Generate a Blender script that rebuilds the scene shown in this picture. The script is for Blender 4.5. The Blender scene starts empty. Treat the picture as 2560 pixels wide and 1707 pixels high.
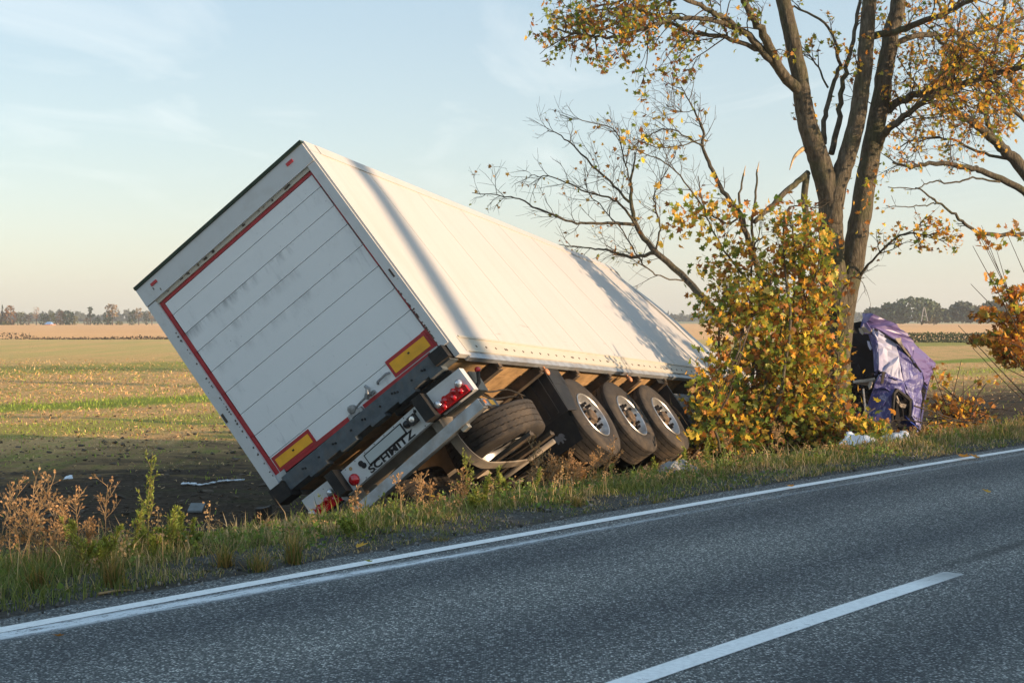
import bpy, math, random
import numpy as np
from mathutils import Vector, Matrix

R = math.radians
rng = np.random.default_rng(11)
random.seed(5)
C = bpy.context.scene.collection
SC = bpy.context.scene

# ------------------------------------------------------------------ camera
CAM = np.array([0.0, 0.0, 1.65])
FPX, CX, CY, HZ = 3555.0, 1280.0, 853.5, 795.0     # photograph: 2560 x 1707, 50 mm lens
PIT = math.atan((CY - HZ) / FPX)
cd = bpy.data.cameras.new('camera')
cd.lens = 50.0
cd.sensor_width = 36.0
cd.sensor_fit = 'HORIZONTAL'
cd.clip_start = 0.1
cd.clip_end = 6000
cam = bpy.data.objects.new('camera', cd)
C.objects.link(cam)
cam.location = CAM
cam.rotation_euler = (math.pi / 2 - PIT, 0, 0)
SC.camera = cam

# ------------------------------------------------------------------ sky and sun
SUN_AZ, SUN_EL = 111.0, 9.5          # azimuth clockwise from the view axis (+Y)
SKY_STRENGTH, SUN_STRENGTH, EXPOSURE = 0.13, 2.85, 1.55
w = bpy.data.worlds.new('World')
SC.world = w
w.use_nodes = True
nt = w.node_tree
nt.nodes.clear()
out = nt.nodes.new('ShaderNodeOutputWorld')
bg = nt.nodes.new('ShaderNodeBackground')
sky = nt.nodes.new('ShaderNodeTexSky')
sky.sky_type = 'NISHITA'
sky.sun_disc = False
sky.sun_elevation = R(SUN_EL)
sky.sun_rotation = R(SUN_AZ)
sky.altitude = 100
sky.air_density = 1.0
sky.dust_density = 0.8
sky.ozone_density = 1.4
bg.inputs['Strength'].default_value = SKY_STRENGTH
# thin high cirrus: noise on a plane far above, taken from the view direction
tc = nt.nodes.new('ShaderNodeTexCoord')
sep = nt.nodes.new('ShaderNodeSeparateXYZ')
nt.links.new(tc.outputs['Generated'], sep.inputs[0])
zc = nt.nodes.new('ShaderNodeMath'); zc.operation = 'MAXIMUM'; zc.inputs[1].default_value = 0.04
nt.links.new(sep.outputs['Z'], zc.inputs[0])
dx = nt.nodes.new('ShaderNodeMath'); dx.operation = 'DIVIDE'
dy = nt.nodes.new('ShaderNodeMath'); dy.operation = 'DIVIDE'
nt.links.new(sep.outputs['X'], dx.inputs[0]); nt.links.new(zc.outputs[0], dx.inputs[1])
nt.links.new(sep.outputs['Y'], dy.inputs[0]); nt.links.new(zc.outputs[0], dy.inputs[1])
cmb = nt.nodes.new('ShaderNodeCombineXYZ')
nt.links.new(dx.outputs[0], cmb.inputs[0]); nt.links.new(dy.outputs[0], cmb.inputs[1])
mp = nt.nodes.new('ShaderNodeMapping')
mp.inputs['Rotation'].default_value = (0, 0, R(24))
mp.inputs['Scale'].default_value = (1.1, 0.34, 1)
mp.inputs['Location'].default_value = (0.3, 0.2, 0)
nt.links.new(cmb.outputs[0], mp.inputs[0])
nz = nt.nodes.new('ShaderNodeTexNoise')
nz.inputs['Scale'].default_value = 1.0
nz.inputs['Detail'].default_value = 7
nz.inputs['Roughness'].default_value = 0.55
nz.inputs['Distortion'].default_value = 0.8
nt.links.new(mp.outputs[0], nz.inputs['Vector'])
rp = nt.nodes.new('ShaderNodeMapRange')
rp.inputs['From Min'].default_value = 0.52; rp.inputs['From Max'].default_value = 0.78
rp.inputs['To Max'].default_value = 0.35
nt.links.new(nz.outputs[0], rp.inputs['Value'])
mixc = nt.nodes.new('ShaderNodeMixRGB')
mixc.inputs['Color2'].default_value = (3.5, 3.5, 3.4, 1)
hm = nt.nodes.new('ShaderNodeMapRange')
hm.inputs['From Min'].default_value = 0.05; hm.inputs['From Max'].default_value = 0.16
nt.links.new(sep.outputs['Z'], hm.inputs['Value'])
cm = nt.nodes.new('ShaderNodeMath'); cm.operation = 'MULTIPLY'
nt.links.new(rp.outputs[0], cm.inputs[0]); nt.links.new(hm.outputs[0], cm.inputs[1])
nt.links.new(cm.outputs[0], mixc.inputs['Fac'])
# pale high haze veil over the whole sky, creamier towards the horizon
el = nt.nodes.new('ShaderNodeMapRange')
el.inputs['From Min'].default_value = 0.0; el.inputs['From Max'].default_value = 0.34
nt.links.new(sep.outputs['Z'], el.inputs['Value'])
vr = nt.nodes.new('ShaderNodeValToRGB')
e_ = vr.color_ramp.elements
e_[0].position = 0.0; e_[0].color = (0.80, 0.78, 0.735, 1)
e_[1].position = 1.0; e_[1].color = (0.43, 0.635, 0.82, 1)
m_ = e_.new(0.35); m_.color = (0.68, 0.77, 0.80, 1)
nt.links.new(el.outputs[0], vr.inputs[0])
vs = nt.nodes.new('ShaderNodeMixRGB'); vs.blend_type = 'MULTIPLY'; vs.inputs['Fac'].default_value = 1.0
vs.inputs['Color2'].default_value = (2.32, 2.30, 2.3, 1)
nt.links.new(vr.outputs[0], vs.inputs['Color1'])
veil = nt.nodes.new('ShaderNodeMixRGB'); veil.inputs['Fac'].default_value = 0.74
nt.links.new(sky.outputs[0], veil.inputs['Color1']); nt.links.new(vs.outputs[0], veil.inputs['Color2'])
nt.links.new(veil.outputs[0], mixc.inputs['Color1'])
nt.links.new(mixc.outputs[0], bg.inputs['Color'])
nt.links.new(bg.outputs[0], out.inputs['Surface'])

sd = bpy.data.lights.new('sun', 'SUN')
sd.energy = SUN_STRENGTH
sd.angle = R(0.7)
sd.color = (1.0, 0.71, 0.45)
sun = bpy.data.objects.new('sun', sd)
C.objects.link(sun)
SUNV = Vector((math.sin(R(SUN_AZ)) * math.cos(R(SUN_EL)), math.cos(R(SUN_AZ)) * math.cos(R(SUN_EL)), math.sin(R(SUN_EL))))
sun.rotation_euler = (-SUNV).to_track_quat('-Z', 'Y').to_euler()
sun.location = SUNV * 80

SC.render.engine = 'CYCLES'
SC.cycles.max_bounces = 6
SC.cycles.diffuse_bounces = 3
SC.cycles.glossy_bounces = 3
SC.cycles.transmission_bounces = 4
SC.cycles.transparent_max_bounces = 8
SC.cycles.volume_bounces = 0
SC.cycles.use_denoising = True
SC.view_settings.view_transform = 'Standard'
SC.view_settings.look = 'None'
SC.view_settings.exposure = EXPOSURE
SC.view_settings.gamma = 1.0
SC.view_settings.use_curve_mapping = False

# ------------------------------------------------------------------ helpers
_c, _s = math.cos(PIT), math.sin(PIT)


def at(px, py, Y):
    """world point seen at pixel (px, py) of the photograph, Y metres ahead"""
    x, y = (px - CX) / FPX, (py - CY) / FPX
    d = np.array([x, -_s * y + _c, -_c * y - _s])
    return CAM + d * (Y / d[1])


class MB:
    """collects verts / faces / colours and links them as ONE mesh object"""

    def __init__(self):
        self.v, self.f, self.c, self.n = [], [], [], 0

    def add(self, v, f, col=None):
        v = np.asarray(v, float).reshape(-1, 3)
        for q in (f if isinstance(f, list) and len(f) and isinstance(f[0], np.ndarray) and f[0].ndim == 2 else [np.asarray(f, int)]):
            if len(q):
                self.f.append(np.asarray(q, int) + self.n)
        self.v.append(v)
        if col is not None:
            col = np.asarray(col, float)
            if col.ndim == 1:
                col = np.tile(col, (len(v), 1))
            self.c.append(col)
        else:
            self.c.append(np.full((len(v), 3), 0.5))
        self.n += len(v)
        return self

    def box(self, x0, x1, y0, y1, z0, z1, nx=1, ny=1, nz=1, fn=None, col=None):
        def grid(o, a, b, na, nb):
            ii, jj = np.meshgrid(np.arange(na + 1), np.arange(nb + 1), indexing='ij')
            v = o + ii.reshape(-1, 1) / na * a + jj.reshape(-1, 1) / nb * b
            i, j = np.meshgrid(np.arange(na), np.arange(nb), indexing='ij')
            k = (i * (nb + 1) + j).ravel()
            return v, np.stack([k, k + nb + 1, k + nb + 2, k + 1], 1)
        X, Y, Z = np.array([x1 - x0, 0, 0.]), np.array([0, y1 - y0, 0.]), np.array([0, 0, z1 - z0])
        o, e = np.array([x0, y0, z0], float), np.array([x1, y1, z1], float)
        for (oo, a, b, na, nb) in ((o, Y, X, ny, nx), (e, -X, -Y, nx, ny), (o, X, Z, nx, nz), (e, -Z, -X, nz, nx), (o, Z, Y, nz, ny), (e, -Y, -Z, ny, nz)):
            v, f = grid(oo, a, b, na, nb)
            if fn:
                v = fn(v)
            self.add(v, f, col)
        return self

    def tube(self, pts, rad, n=6, cap=True, col=None):
        pts = np.asarray(pts, float)
        m = len(pts)
        rad = np.broadcast_to(np.asarray(rad, float), (m,))
        t = np.gradient(pts, axis=0)
        t /= np.linalg.norm(t, axis=1, keepdims=True) + 1e-9
        up = np.array([0.31, 0.17, 0.93]) if abs(t[0] @ np.array([0.31, 0.17, 0.93])) < 0.9 else np.array([1., 0, 0])
        A = np.cross(t, up); A /= np.linalg.norm(A, axis=1, keepdims=True) + 1e-9
        B = np.cross(t, A)
        th = np.arange(n) / n * 2 * np.pi
        v = pts[:, None, :] + rad[:, None, None] * (np.cos(th)[None, :, None] * A[:, None, :] + np.sin(th)[None, :, None] * B[:, None, :])
        i, j = np.meshgrid(np.arange(m - 1), np.arange(n), indexing='ij')
        a = (i * n + j).ravel(); b = (i * n + (j + 1) % n).ravel()
        f = [np.stack([a, b, b + n, a + n], 1)]
        if cap:
            f += [np.arange(n)[None, ::-1].copy(), (np.arange(n) + (m - 1) * n)[None, :]]
        self.add(v.reshape(-1, 3), f, col)
        return self

    def lathe(self, prof, n=32, axis='y', centre=(0, 0, 0), close=False, col=None):
        """prof: (radius, along) pairs; turned about an axis through centre"""
        prof = np.asarray(prof, float)
        th = np.arange(n) / n * 2 * np.pi
        r, a = prof[:, 0][:, None], prof[:, 1][:, None]
        c, s = np.cos(th)[None], np.sin(th)[None]
        if axis == 'y':
            v = np.stack([r * c, a + 0 * c, r * s], -1)
        elif axis == 'z':
            v = np.stack([r * c, r * s, a + 0 * c], -1)
        else:
            v = np.stack([a + 0 * c, r * c, r * s], -1)
        m = len(prof)
        v = v.reshape(-1, 3) + np.asarray(centre, float)
        i, j = np.meshgrid(np.arange(m if close else m - 1), np.arange(n), indexing='ij')
        a0 = (i * n + j).ravel(); b0 = (i * n + (j + 1) % n).ravel()
        a1 = (((i + 1) % m) * n + j).ravel(); b1 = (((i + 1) % m) * n + (j + 1) % n).ravel()
        self.add(v, np.stack([a0, b0, b1, a1], 1), col)
        return self

    def prism(self, poly, a, thick):
        """poly: 2-D outline; a maps (p, q, depth) to 3-D"""
        n = len(poly)
        top = [a(p, q, 0) for p, q in poly]
        bot = [a(p, q, thick) for p, q in poly]
        f = [np.arange(n)[None, :], (np.arange(n)[::-1] + n)[None, :]]
        k = np.arange(n); k2 = (k + 1) % n
        f.append(np.stack([k, k + n, k2 + n, k2], 1))
        self.add(np.array(top + bot), f)
        return self

    def mesh(self, name, smooth=False):
        me = bpy.data.meshes.new(name)
        if not self.v:
            return me
        v = np.concatenate(self.v)
        lens = np.concatenate([np.full(len(q), q.shape[1]) for q in self.f])
        idx = np.concatenate([q.ravel() for q in self.f])
        me.vertices.add(len(v)); me.vertices.foreach_set('co', v.ravel())
        me.loops.add(len(idx)); me.loops.foreach_set('vertex_index', idx.astype(np.int32))
        me.polygons.add(len(lens))
        st = np.concatenate([[0], np.cumsum(lens)[:-1]])
        me.polygons.foreach_set('loop_start', st.astype(np.int32))
        at_ = me.color_attributes.new('Col', 'FLOAT_COLOR', 'POINT')
        cc = np.concatenate(self.c)
        at_.data.foreach_set('color', np.concatenate([cc, np.ones((len(cc), 1))], 1).ravel())
        me.update(calc_edges=True)
        me.validate()
        me.polygons.foreach_set('use_smooth', np.full(len(me.polygons), bool(smooth)))
        if smooth == 'sharp':
            me.set_sharp_from_angle(angle=R(32))
        return me

    def build(self, name, mat, parent=None, local=False, smooth=False, bevel=0, **props):
        return link(name, self.mesh(name, smooth), mat, parent, local, bevel, **props)


def link(name, me, mat, parent=None, local=False, bevel=0, **props):
    o = bpy.data.objects.new(name, me)
    C.objects.link(o)
    if mat is not None and len(me.materials) == 0:
        me.materials.append(M[mat] if isinstance(mat, str) else mat)
    if parent is not None:
        o.parent = parent
        if not local and 'base' in parent.keys():
            b = parent['base']
            o.matrix_parent_inverse = Matrix.Translation((-b[0], -b[1], -b[2]))
    if bevel:
        bm = o.modifiers.new('bevel', 'BEVEL'); bm.width = bevel; bm.segments = 2; bm.limit_method = 'ANGLE'
    for k, v in props.items():
        o[k] = v
    return o


def thing(name, label, cat, loc, group=None):
    o = bpy.data.objects.new(name, None)
    C.objects.link(o)
    o.location = loc
    o.empty_display_size = 0.2
    o['base'] = [float(q) for q in loc]
    o['label'] = label; o['category'] = cat
    if group:
        o['group'] = group
    return o


def unit(v):
    return v / (np.linalg.norm(v) + 1e-9)


def catmull(P, n=5):
    P = np.asarray(P, float)
    if len(P) < 3:
        return np.array([P[0] + (P[-1] - P[0]) * t for t in np.linspace(0, 1, n + 1)])
    Q = np.vstack([2 * P[0] - P[1], P, 2 * P[-1] - P[-2]])
    r = []
    for i in range(1, len(Q) - 2):
        for t in np.arange(n) / n:
            r.append(0.5 * (2 * Q[i] + (Q[i + 1] - Q[i - 1]) * t + (2 * Q[i - 1] - 5 * Q[i] + 4 * Q[i + 1] - Q[i + 2]) * t * t + (3 * Q[i] - Q[i - 1] - 3 * Q[i + 1] + Q[i + 2]) * t ** 3))
    r.append(P[-1])
    return np.array(r)


# ---- the road's left edge line as a gentle curve; (u, s): metres along it, metres to its left
_u = np.arange(-400, 900, 0.5)
_az = np.radians(39.5 + np.clip((_u + 3.5) * 0.29, 0, 4.0))
_p = np.stack([np.cumsum(np.sin(_az)) * 0.5, np.cumsum(np.cos(_az)) * 0.5], 1)
_i0 = int(np.argmin(abs(_u - 0)))
_p += np.array([0.0, 10.70]) - _p[_i0]


def US(u, s):
    u = np.asarray(u, float); s = np.asarray(s, float)
    x = np.interp(u, _u, _p[:, 0]); y = np.interp(u, _u, _p[:, 1]); a = np.interp(u, _u, _az)
    return x - np.cos(a) * s, y + np.sin(a) * s


def us_of(x, y):
    x = np.atleast_1d(np.asarray(x, float)); y = np.atleast_1d(np.asarray(y, float))
    u = 0.68 * x + 0.733 * (y - 10.7)
    for _ in range(4):
        px = np.interp(u, _u, _p[:, 0]); py = np.interp(u, _u, _p[:, 1]); a = np.interp(u, _u, _az)
        u = u + (x - px) * np.sin(a) + (y - py) * np.cos(a)
    px = np.interp(u, _u, _p[:, 0]); py = np.interp(u, _u, _p[:, 1]); a = np.interp(u, _u, _az)
    return u, -(x - px) * np.cos(a) + (y - py) * np.sin(a)


def sst(a, b, x):
    t = np.clip((x - a) / (b - a), 0, 1)
    return t * t * (3 - 2 * t)


def lump(x, y, k=1.0):
    return (np.sin(x * 1.7 * k + 0.6 * np.sin(y * 1.1 * k)) * np.sin(y * 1.3 * k + 1.1) + 0.5 * np.sin(x * 3.9 * k + y * 2.7 * k) + 0.35 * np.sin(y * 6.1 * k - x * 4.3 * k + 1.9)) / 1.85


def gz_us(u, s, x=None, y=None):
    u = np.asarray(u, float); s = np.asarray(s, float)
    if x is None:
        x, y = US(u, s)
    z = -1.05 * sst(0.9, 7.0, s)
    z = z + 0.02 * sst(0.3, 1.0, s) * (1 - sst(1.5, 2.4, s))
    z = z + 0.030 * lump(x, y, 1.6) * sst(0.45, 1.2, s)
    z = z + 0.05 * lump(x, y, 0.35) * sst(4, 9, s)
    d = np.hypot(x, y)
    z = z + 0.40 * sst(150, 480, d) * (s > 0)
    # near side: road shoulder, then a shallow bank
    z = z - 0.75 * np.where(s < 0, sst(8.4, 10.6, -s), 0)
    z = np.where((s < 0.36) & (s > -7.0), z - 0.035, z)
    return z


def gz(x, y):
    u, s = us_of(x, y)
    return gz_us(u, s, np.atleast_1d(x), np.atleast_1d(y))


def ground_pt(px, py, zz=-1.05):
    """point on the ground under a pixel (iterated)"""
    for _ in range(12):
        dpx = at(px, py, 10.0) - CAM
        k = (zz - CAM[2]) / dpx[2]
        P = CAM + dpx * k
        zz = float(gz(P[0], P[1])[0])
    return P

# ------------------------------------------------------------------ materials
M = {}


class NT:
    def __init__(self, name):
        self.m = bpy.data.materials.new(name)
        self.m.use_nodes = True
        self.t = self.m.node_tree
        self.b = self.t.nodes['Principled BSDF']
        M[name] = self.m

    def n(self, typ, **kw):
        x = self.t.nodes.new('ShaderNode' + typ)
        for k, v in kw.items():
            if hasattr(x, k):
                setattr(x, k, v)
            else:
                x.inputs[k.replace('_', ' ')].default_value = v
        return x

    def l(self, a, b):
        self.t.links.new(a, b)
        return b

    def pos(self, scale=(1, 1, 1), kind='pos', rot=(0, 0, 0)):
        mp = self.n('Mapping')
        mp.inputs['Scale'].default_value = scale
        mp.inputs['Rotation'].default_value = rot
        if kind == 'pos':
            g = self.n('NewGeometry'); self.l(g.outputs['Position'], mp.inputs[0])
        else:
            g = self.n('TexCoord'); self.l(g.outputs[kind], mp.inputs[0])
        return mp.outputs[0]

    def noise(self, scale, detail=4, rough=0.55, vec=None, dist=0.0):
        x = self.n('TexNoise')
        x.inputs['Scale'].default_value = scale
        x.inputs['Detail'].default_value = detail
        x.inputs['Roughness'].default_value = rough
        x.inputs['Distortion'].default_value = dist
        self.l(vec if vec is not None else self.pos(), x.inputs['Vector'])
        return x.outputs[0]

    def ramp(self, fac, stops, interp='LINEAR'):
        x = self.n('ValToRGB')
        e = x.color_ramp.elements
        x.color_ramp.interpolation = interp
        while len(e) < len(stops):
            e.new(0.5)
        for i, (p, c) in enumerate(stops):
            e[i].position = p
            e[i].color = (*c, 1) if len(c) == 3 else c
        self.l(fac, x.inputs[0])
        return x.outputs[0]

    def rng(self, v, a, b, c=0.0, d=1.0):
        x = self.n('MapRange')
        for i, q in zip((1, 2, 3, 4), (a, b, c, d)):
            x.inputs[i].default_value = q
        self.l(v, x.inputs[0])
        return x.outputs[0]

    def math(self, op, a, b=None, c=None):
        x = self.n('Math', operation=op)
        for i, q in enumerate((a, b, c)):
            if q is None:
                continue
            if isinstance(q, (int, float)):
                x.inputs[i].default_value = q
            else:
                self.l(q, x.inputs[i])
        return x.outputs[0]

    def mix(self, fac, a, b, typ='MIX'):
        x = self.n('MixRGB', blend_type=typ)
        for i, q in zip((0, 1, 2), (fac, a, b)):
            if isinstance(q, (int, float)):
                x.inputs[i].default_value = q
            elif isinstance(q, tuple):
                x.inputs[i].default_value = (*q, 1)
            else:
                self.l(q, x.inputs[i])
        return x.outputs[0]

    def col(self, c):
        if isinstance(c, tuple):
            self.b.inputs['Base Color'].default_value = (*c, 1)
        else:
            self.l(c, self.b.inputs['Base Color'])
        return self

    def set(self, rough=None, metal=None, spec=None, **kw):
        if rough is not None:
            if isinstance(rough, (int, float)):
                self.b.inputs['Roughness'].default_value = rough
            else:
                self.l(rough, self.b.inputs['Roughness'])
        if metal is not None:
            self.b.inputs['Metallic'].default_value = metal
        if spec is not None:
            self.b.inputs['Specular IOR Level'].default_value = spec
        for k, v in kw.items():
            self.b.inputs[k.replace('_', ' ')].default_value = v
        return self

    def bump(self, h, strength=0.5, dist=0.02):
        x = self.n('Bump')
        x.inputs['Strength'].default_value = strength
        x.inputs['Distance'].default_value = dist
        self.l(h, x.inputs['Height'])
        self.l(x.outputs[0], self.b.inputs['Normal'])
        return self

    def vcol(self):
        a = self.n('VertexColor'); a.layer_name = 'Col'
        return a.outputs[0]


def plain(name, c, rough=0.6, metal=0.0, var=0.25, scale=8.0, spec=0.4, bump=0.0, kind='Object', dirt=None, dirtamt=0.35):
    t = NT(name)
    v = t.pos(kind=kind)
    f = t.noise(scale, 5, 0.6, v)
    k = t.mix(1.0, c, t.ramp(f, [(0.25, (1 - var,) * 3), (0.75, (1 + var * 0.6,) * 3)]), 'MULTIPLY')
    if dirt:
        g = t.noise(scale * 0.35, 6, 0.7, v, 0.6)
        k = t.mix(t.rng(g, 0.48, 0.72, 0, dirtamt), k, dirt)
    t.col(k).set(rough=rough, metal=metal, spec=spec)
    if bump:
        t.bump(t.noise(scale * 6, 3, 0.6, v), bump, 0.01)
    return t


# --- asphalt
t = NT('asphalt')
p = t.pos()
uv = t.pos(kind='UV')
vo = t.n('TexVoronoi'); vo.inputs['Scale'].default_value = 84; t.l(p, vo.inputs['Vector'])
fine = t.noise(210, 3, 0.8, p)
cell = t.n('SeparateColor'); t.l(vo.outputs['Color'], cell.inputs[0])
stone = t.ramp(cell.outputs[0], [(0.0, (0.050, 0.052, 0.051)), (0.45, (0.150, 0.154, 0.150)), (0.78, (0.36, 0.365, 0.352)), (0.97, (0.90, 0.89, 0.85))])
stone = t.mix(t.rng(vo.outputs['Distance'], 0.34, 0.66, 0, 0.75), stone, (0.024, 0.027, 0.030))
base = t.mix(0.25, stone, t.ramp(fine, [(0.3, (0.05, 0.055, 0.058)), (0.7, (0.26, 0.275, 0.28))]))
big = t.noise(0.55, 4, 0.6, p)
base = t.mix(1.0, base, t.ramp(big, [(0.3, (0.82, 0.83, 0.85)), (0.7, (1.14, 1.13, 1.10))]), 'MULTIPLY')
# wheel tracks: darker bands that run along the road (u, s in UV)
sx = t.n('SeparateXYZ'); t.l(uv, sx.inputs[0])
lane = t.math('PINGPONG', t.math('ADD', sx.outputs['Y'], 3.17), 3.17)
wob = t.noise(0.8, 3, 0.5, t.pos((0.25, 1.2, 1), 'UV'))
lw = t.math('ADD', lane, t.rng(wob, 0, 1, -0.22, 0.22))
tr = t.math('ABSOLUTE', t.math('SUBTRACT', t.math('ABSOLUTE', t.math('SUBTRACT', lw, 1.62)), 0.86))
base = t.mix(1.0, base, t.ramp(t.rng(tr, 0.0, 0.75), [(0.0, (0.62, 0.64, 0.67)), (1.0, (1.18, 1.17, 1.14))]), 'MULTIPLY')
# tar seam beside the centre line
seam = t.math('ABSOLUTE', t.math('ADD', sx.outputs['Y'], 3.02))
base = t.mix(t.math('MULTIPLY', t.rng(seam, 0.03, 0.09, 0.55, 0.0), t.rng(sx.outputs['X'], 0.2, 1.6)), base, (0.030, 0.032, 0.034))
t.col(base).set(rough=0.82, spec=0.30)
t.bump(t.math('MULTIPLY', vo.outputs['Distance'], -1.0), 0.9, 0.010)

# --- worn white road paint
for nm, lo, hi, tint in (('road_paint', 0.27, 0.37, (0.90, 0.91, 0.90)), ('worn_paint', 0.36, 0.50, (0.70, 0.74, 0.77))):
    t = NT(nm)
    p = t.pos()
    a = t.noise(7 if nm == 'road_paint' else 5, 6, 0.75, t.pos((1.0, 5.0, 1) if nm == 'worn_paint' else (1, 1, 1), 'UV'))
    g = t.noise(85, 2, 0.7, p)
    keep = t.rng(t.math('ADD', a, t.math('MULTIPLY', t.math('SUBTRACT', g, 0.5), 0.35)), lo, hi)
    sx = t.n('SeparateXYZ'); t.l(t.pos(kind='UV'), sx.inputs[0])
    dirt = t.ramp(t.noise(30, 5, 0.7, p), [(0.3, (0.80, 0.80, 0.80)), (0.6, (1, 1, 1))])
    t.col(t.mix(1.0, tint, dirt, 'MULTIPLY')).set(rough=0.7, spec=0.3)
    vc = t.vcol()
    keep = t.math('MULTIPLY', keep, vc)
    t.l(keep, t.b.inputs['Alpha'])
    t.bump(g, 0.5, 0.004)

# --- shoulder: grit over dark soil
t = NT('shoulder_soil')
p = t.pos()
a = t.noise(26, 6, 0.75, p); b = t.noise(2.2, 4, 0.6, p)
k = t.ramp(a, [(0.30, (0.045, 0.043, 0.040)), (0.55, (0.115, 0.110, 0.100)), (0.72, (0.26, 0.25, 0.235))])
k = t.mix(t.rng(b, 0.45, 0.62, 0, 0.55), k, (0.085, 0.068, 0.045))
t.col(k).set(rough=0.95, spec=0.15).bump(a, 1.0, 0.03)

# --- field: dark tilled soil near the road, stubble with green drill strips that run with the road, pale fields beyond
t = NT('field')
p = t.pos()
sx = t.n('SeparateXYZ'); t.l(p, sx.inputs[0])
dt = t.n('VectorMath', operation='DOT_PRODUCT'); t.l(p, dt.inputs[0]); dt.inputs[1].default_value = (-0.7325, 0.681, 0)
sd_ = t.math('SUBTRACT', dt.outputs['Value'], 7.29)          # metres left of the road's edge line
a = t.noise(9.0, 6, 0.72, p); b = t.noise(1.3, 5, 0.62, t.pos((0.55, 1.0, 1.0)))
f2 = t.noise(30, 4, 0.75, t.pos((0.6, 1.2, 1)))
rw = (1.0, 0.10, 1.0); ra = (0, 0, R(42.9))
st_ = t.noise(0.42, 4, 0.6, t.pos(rw, rot=ra)); st2 = t.noise(1.6, 4, 0.65, t.pos(rw, rot=ra))
soil = t.ramp(a, [(0.28, (0.030, 0.022, 0.016)), (0.52, (0.078, 0.058, 0.041)), (0.75, (0.135, 0.105, 0.076))])
soil = t.mix(t.rng(b, 0.54, 0.68, 0, 0.40), soil, (0.062, 0.082, 0.025))
straw = t.ramp(f2, [(0.22, (0.20, 0.115, 0.045)), (0.45, (0.62, 0.37, 0.15)), (0.68, (0.95, 0.62, 0.29))])
green = t.ramp(f2, [(0.3, (0.14, 0.18, 0.028)), (0.7, (0.40, 0.44, 0.085))])
sw = t.math('ADD', sd_, t.math('MULTIPLY', t.math('SUBTRACT', b, 0.5), 2.2))
def band(c, h):
    return t.rng(t.math('ABSOLUTE', t.math('SUBTRACT', sw, c)), h * 0.5, h, 1.0, 0.0)
gm = t.math('MAXIMUM', band(32.8, 2.3), t.math('MAXIMUM', t.math('MULTIPLY', band(24.5, 2.6), 0.6), t.math('MULTIPLY', band(62.0, 9.0), 0.75)))
gm = t.math('MAXIMUM', gm, t.rng(t.math('ADD', t.math('MULTIPLY', st2, 0.6), t.math('MULTIPLY', b, 0.45)), 0.53, 0.64, 0, 0.75))
stub = t.mix(gm, straw, green)
stub = t.mix(t.rng(a, 0.52, 0.68, 0.0, 0.40), stub, soil)
smooth_ = t.mix(t.rng(st_, 0.42, 0.58), (0.72, 0.47, 0.19), (0.60, 0.46, 0.165))
far1 = t.mix(t.rng(sd_, 62, 92), stub, smooth_)
near = t.math('ADD', sd_, t.math('MULTIPLY', t.math('SUBTRACT', b, 0.5), 14.0))
k = t.mix(t.rng(near, 13.5, 21.5), soil, far1)
yy = sx.outputs['Y']
far = t.mix(t.noise(0.02, 4, 0.6, t.pos((0.5, 2.0, 1))), (0.86, 0.45, 0.19), (0.95, 0.57, 0.265))
k = t.mix(t.rng(yy, 178, 184), k, far)
pale = t.mix(t.noise(0.012, 3, 0.6, t.pos((0.4, 2.0, 1))), (0.46, 0.37, 0.22), (0.36, 0.36, 0.18))
k = t.mix(t.rng(yy, 560, 600), k, pale)
t.col(k).set(rough=1.0, spec=0.05)
t.bump(t.math('ADD', a, t.math('MULTIPLY', f2, 0.5)), 1.0, 0.08)

# --- verge soil
plain('verge_soil', (0.06, 0.05, 0.03), 0.95, 0, 0.5, 9, 0.1, 0.6, 'Generated')

# --- vegetation with per-vertex colour
for nm, tr, ro in (('leaves', 0.5, 0.55), ('grass', 0.40, 0.6), ('far_leaves', 0.15, 0.9)):
    t = NT(nm)
    vc = t.vcol()
    t.col(vc).set(rough=ro, spec=0.25)
    tl = t.n('BsdfTranslucent'); t.l(t.mix(1.0, vc, (1.25, 1.15, 0.7), 'MULTIPLY'), tl.inputs[0])
    ms = t.n('MixShader'); ms.inputs[0].default_value = tr
    t.l(t.b.outputs[0], ms.inputs[1]); t.l(tl.outputs[0], ms.inputs[2])
    t.l(ms.outputs[0], t.t.nodes['Material Output'].inputs['Surface'])
t = NT('straw'); t.col(t.vcol()).set(rough=0.8, spec=0.2)
t = NT('grit'); t.col(t.vcol()).set(rough=0.9, spec=0.2)

t = NT('bark')
p = t.pos((1, 1, 0.28))
a = t.noise(22, 6, 0.7, p); b = t.noise(2.5, 4, 0.6, t.pos())
k = t.ramp(a, [(0.3, (0.045, 0.037, 0.026)), (0.55, (0.13, 0.11, 0.078)), (0.75, (0.25, 0.215, 0.16))])
k = t.mix(t.rng(b, 0.48, 0.68, 0, 0.55), k, (0.095, 0.105, 0.045))
t.col(k).set(rough=0.9, spec=0.2).bump(a, 1.0, 0.06)
plain('twig', (0.085, 0.065, 0.045), 0.85, 0, 0.4, 6, 0.2)
plain('far_bark', (0.12, 0.10, 0.08), 0.9, 0, 0.3, 1, 0.1)
plain('raw_wood', (0.62, 0.42, 0.22), 0.8, 0, 0.35, 14, 0.2)
plain('dry_stem', (0.36, 0.24, 0.12), 0.8, 0, 0.35, 7, 0.2)
plain('green_stem', (0.20, 0.17, 0.06), 0.8, 0, 0.35, 7, 0.2)

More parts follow.
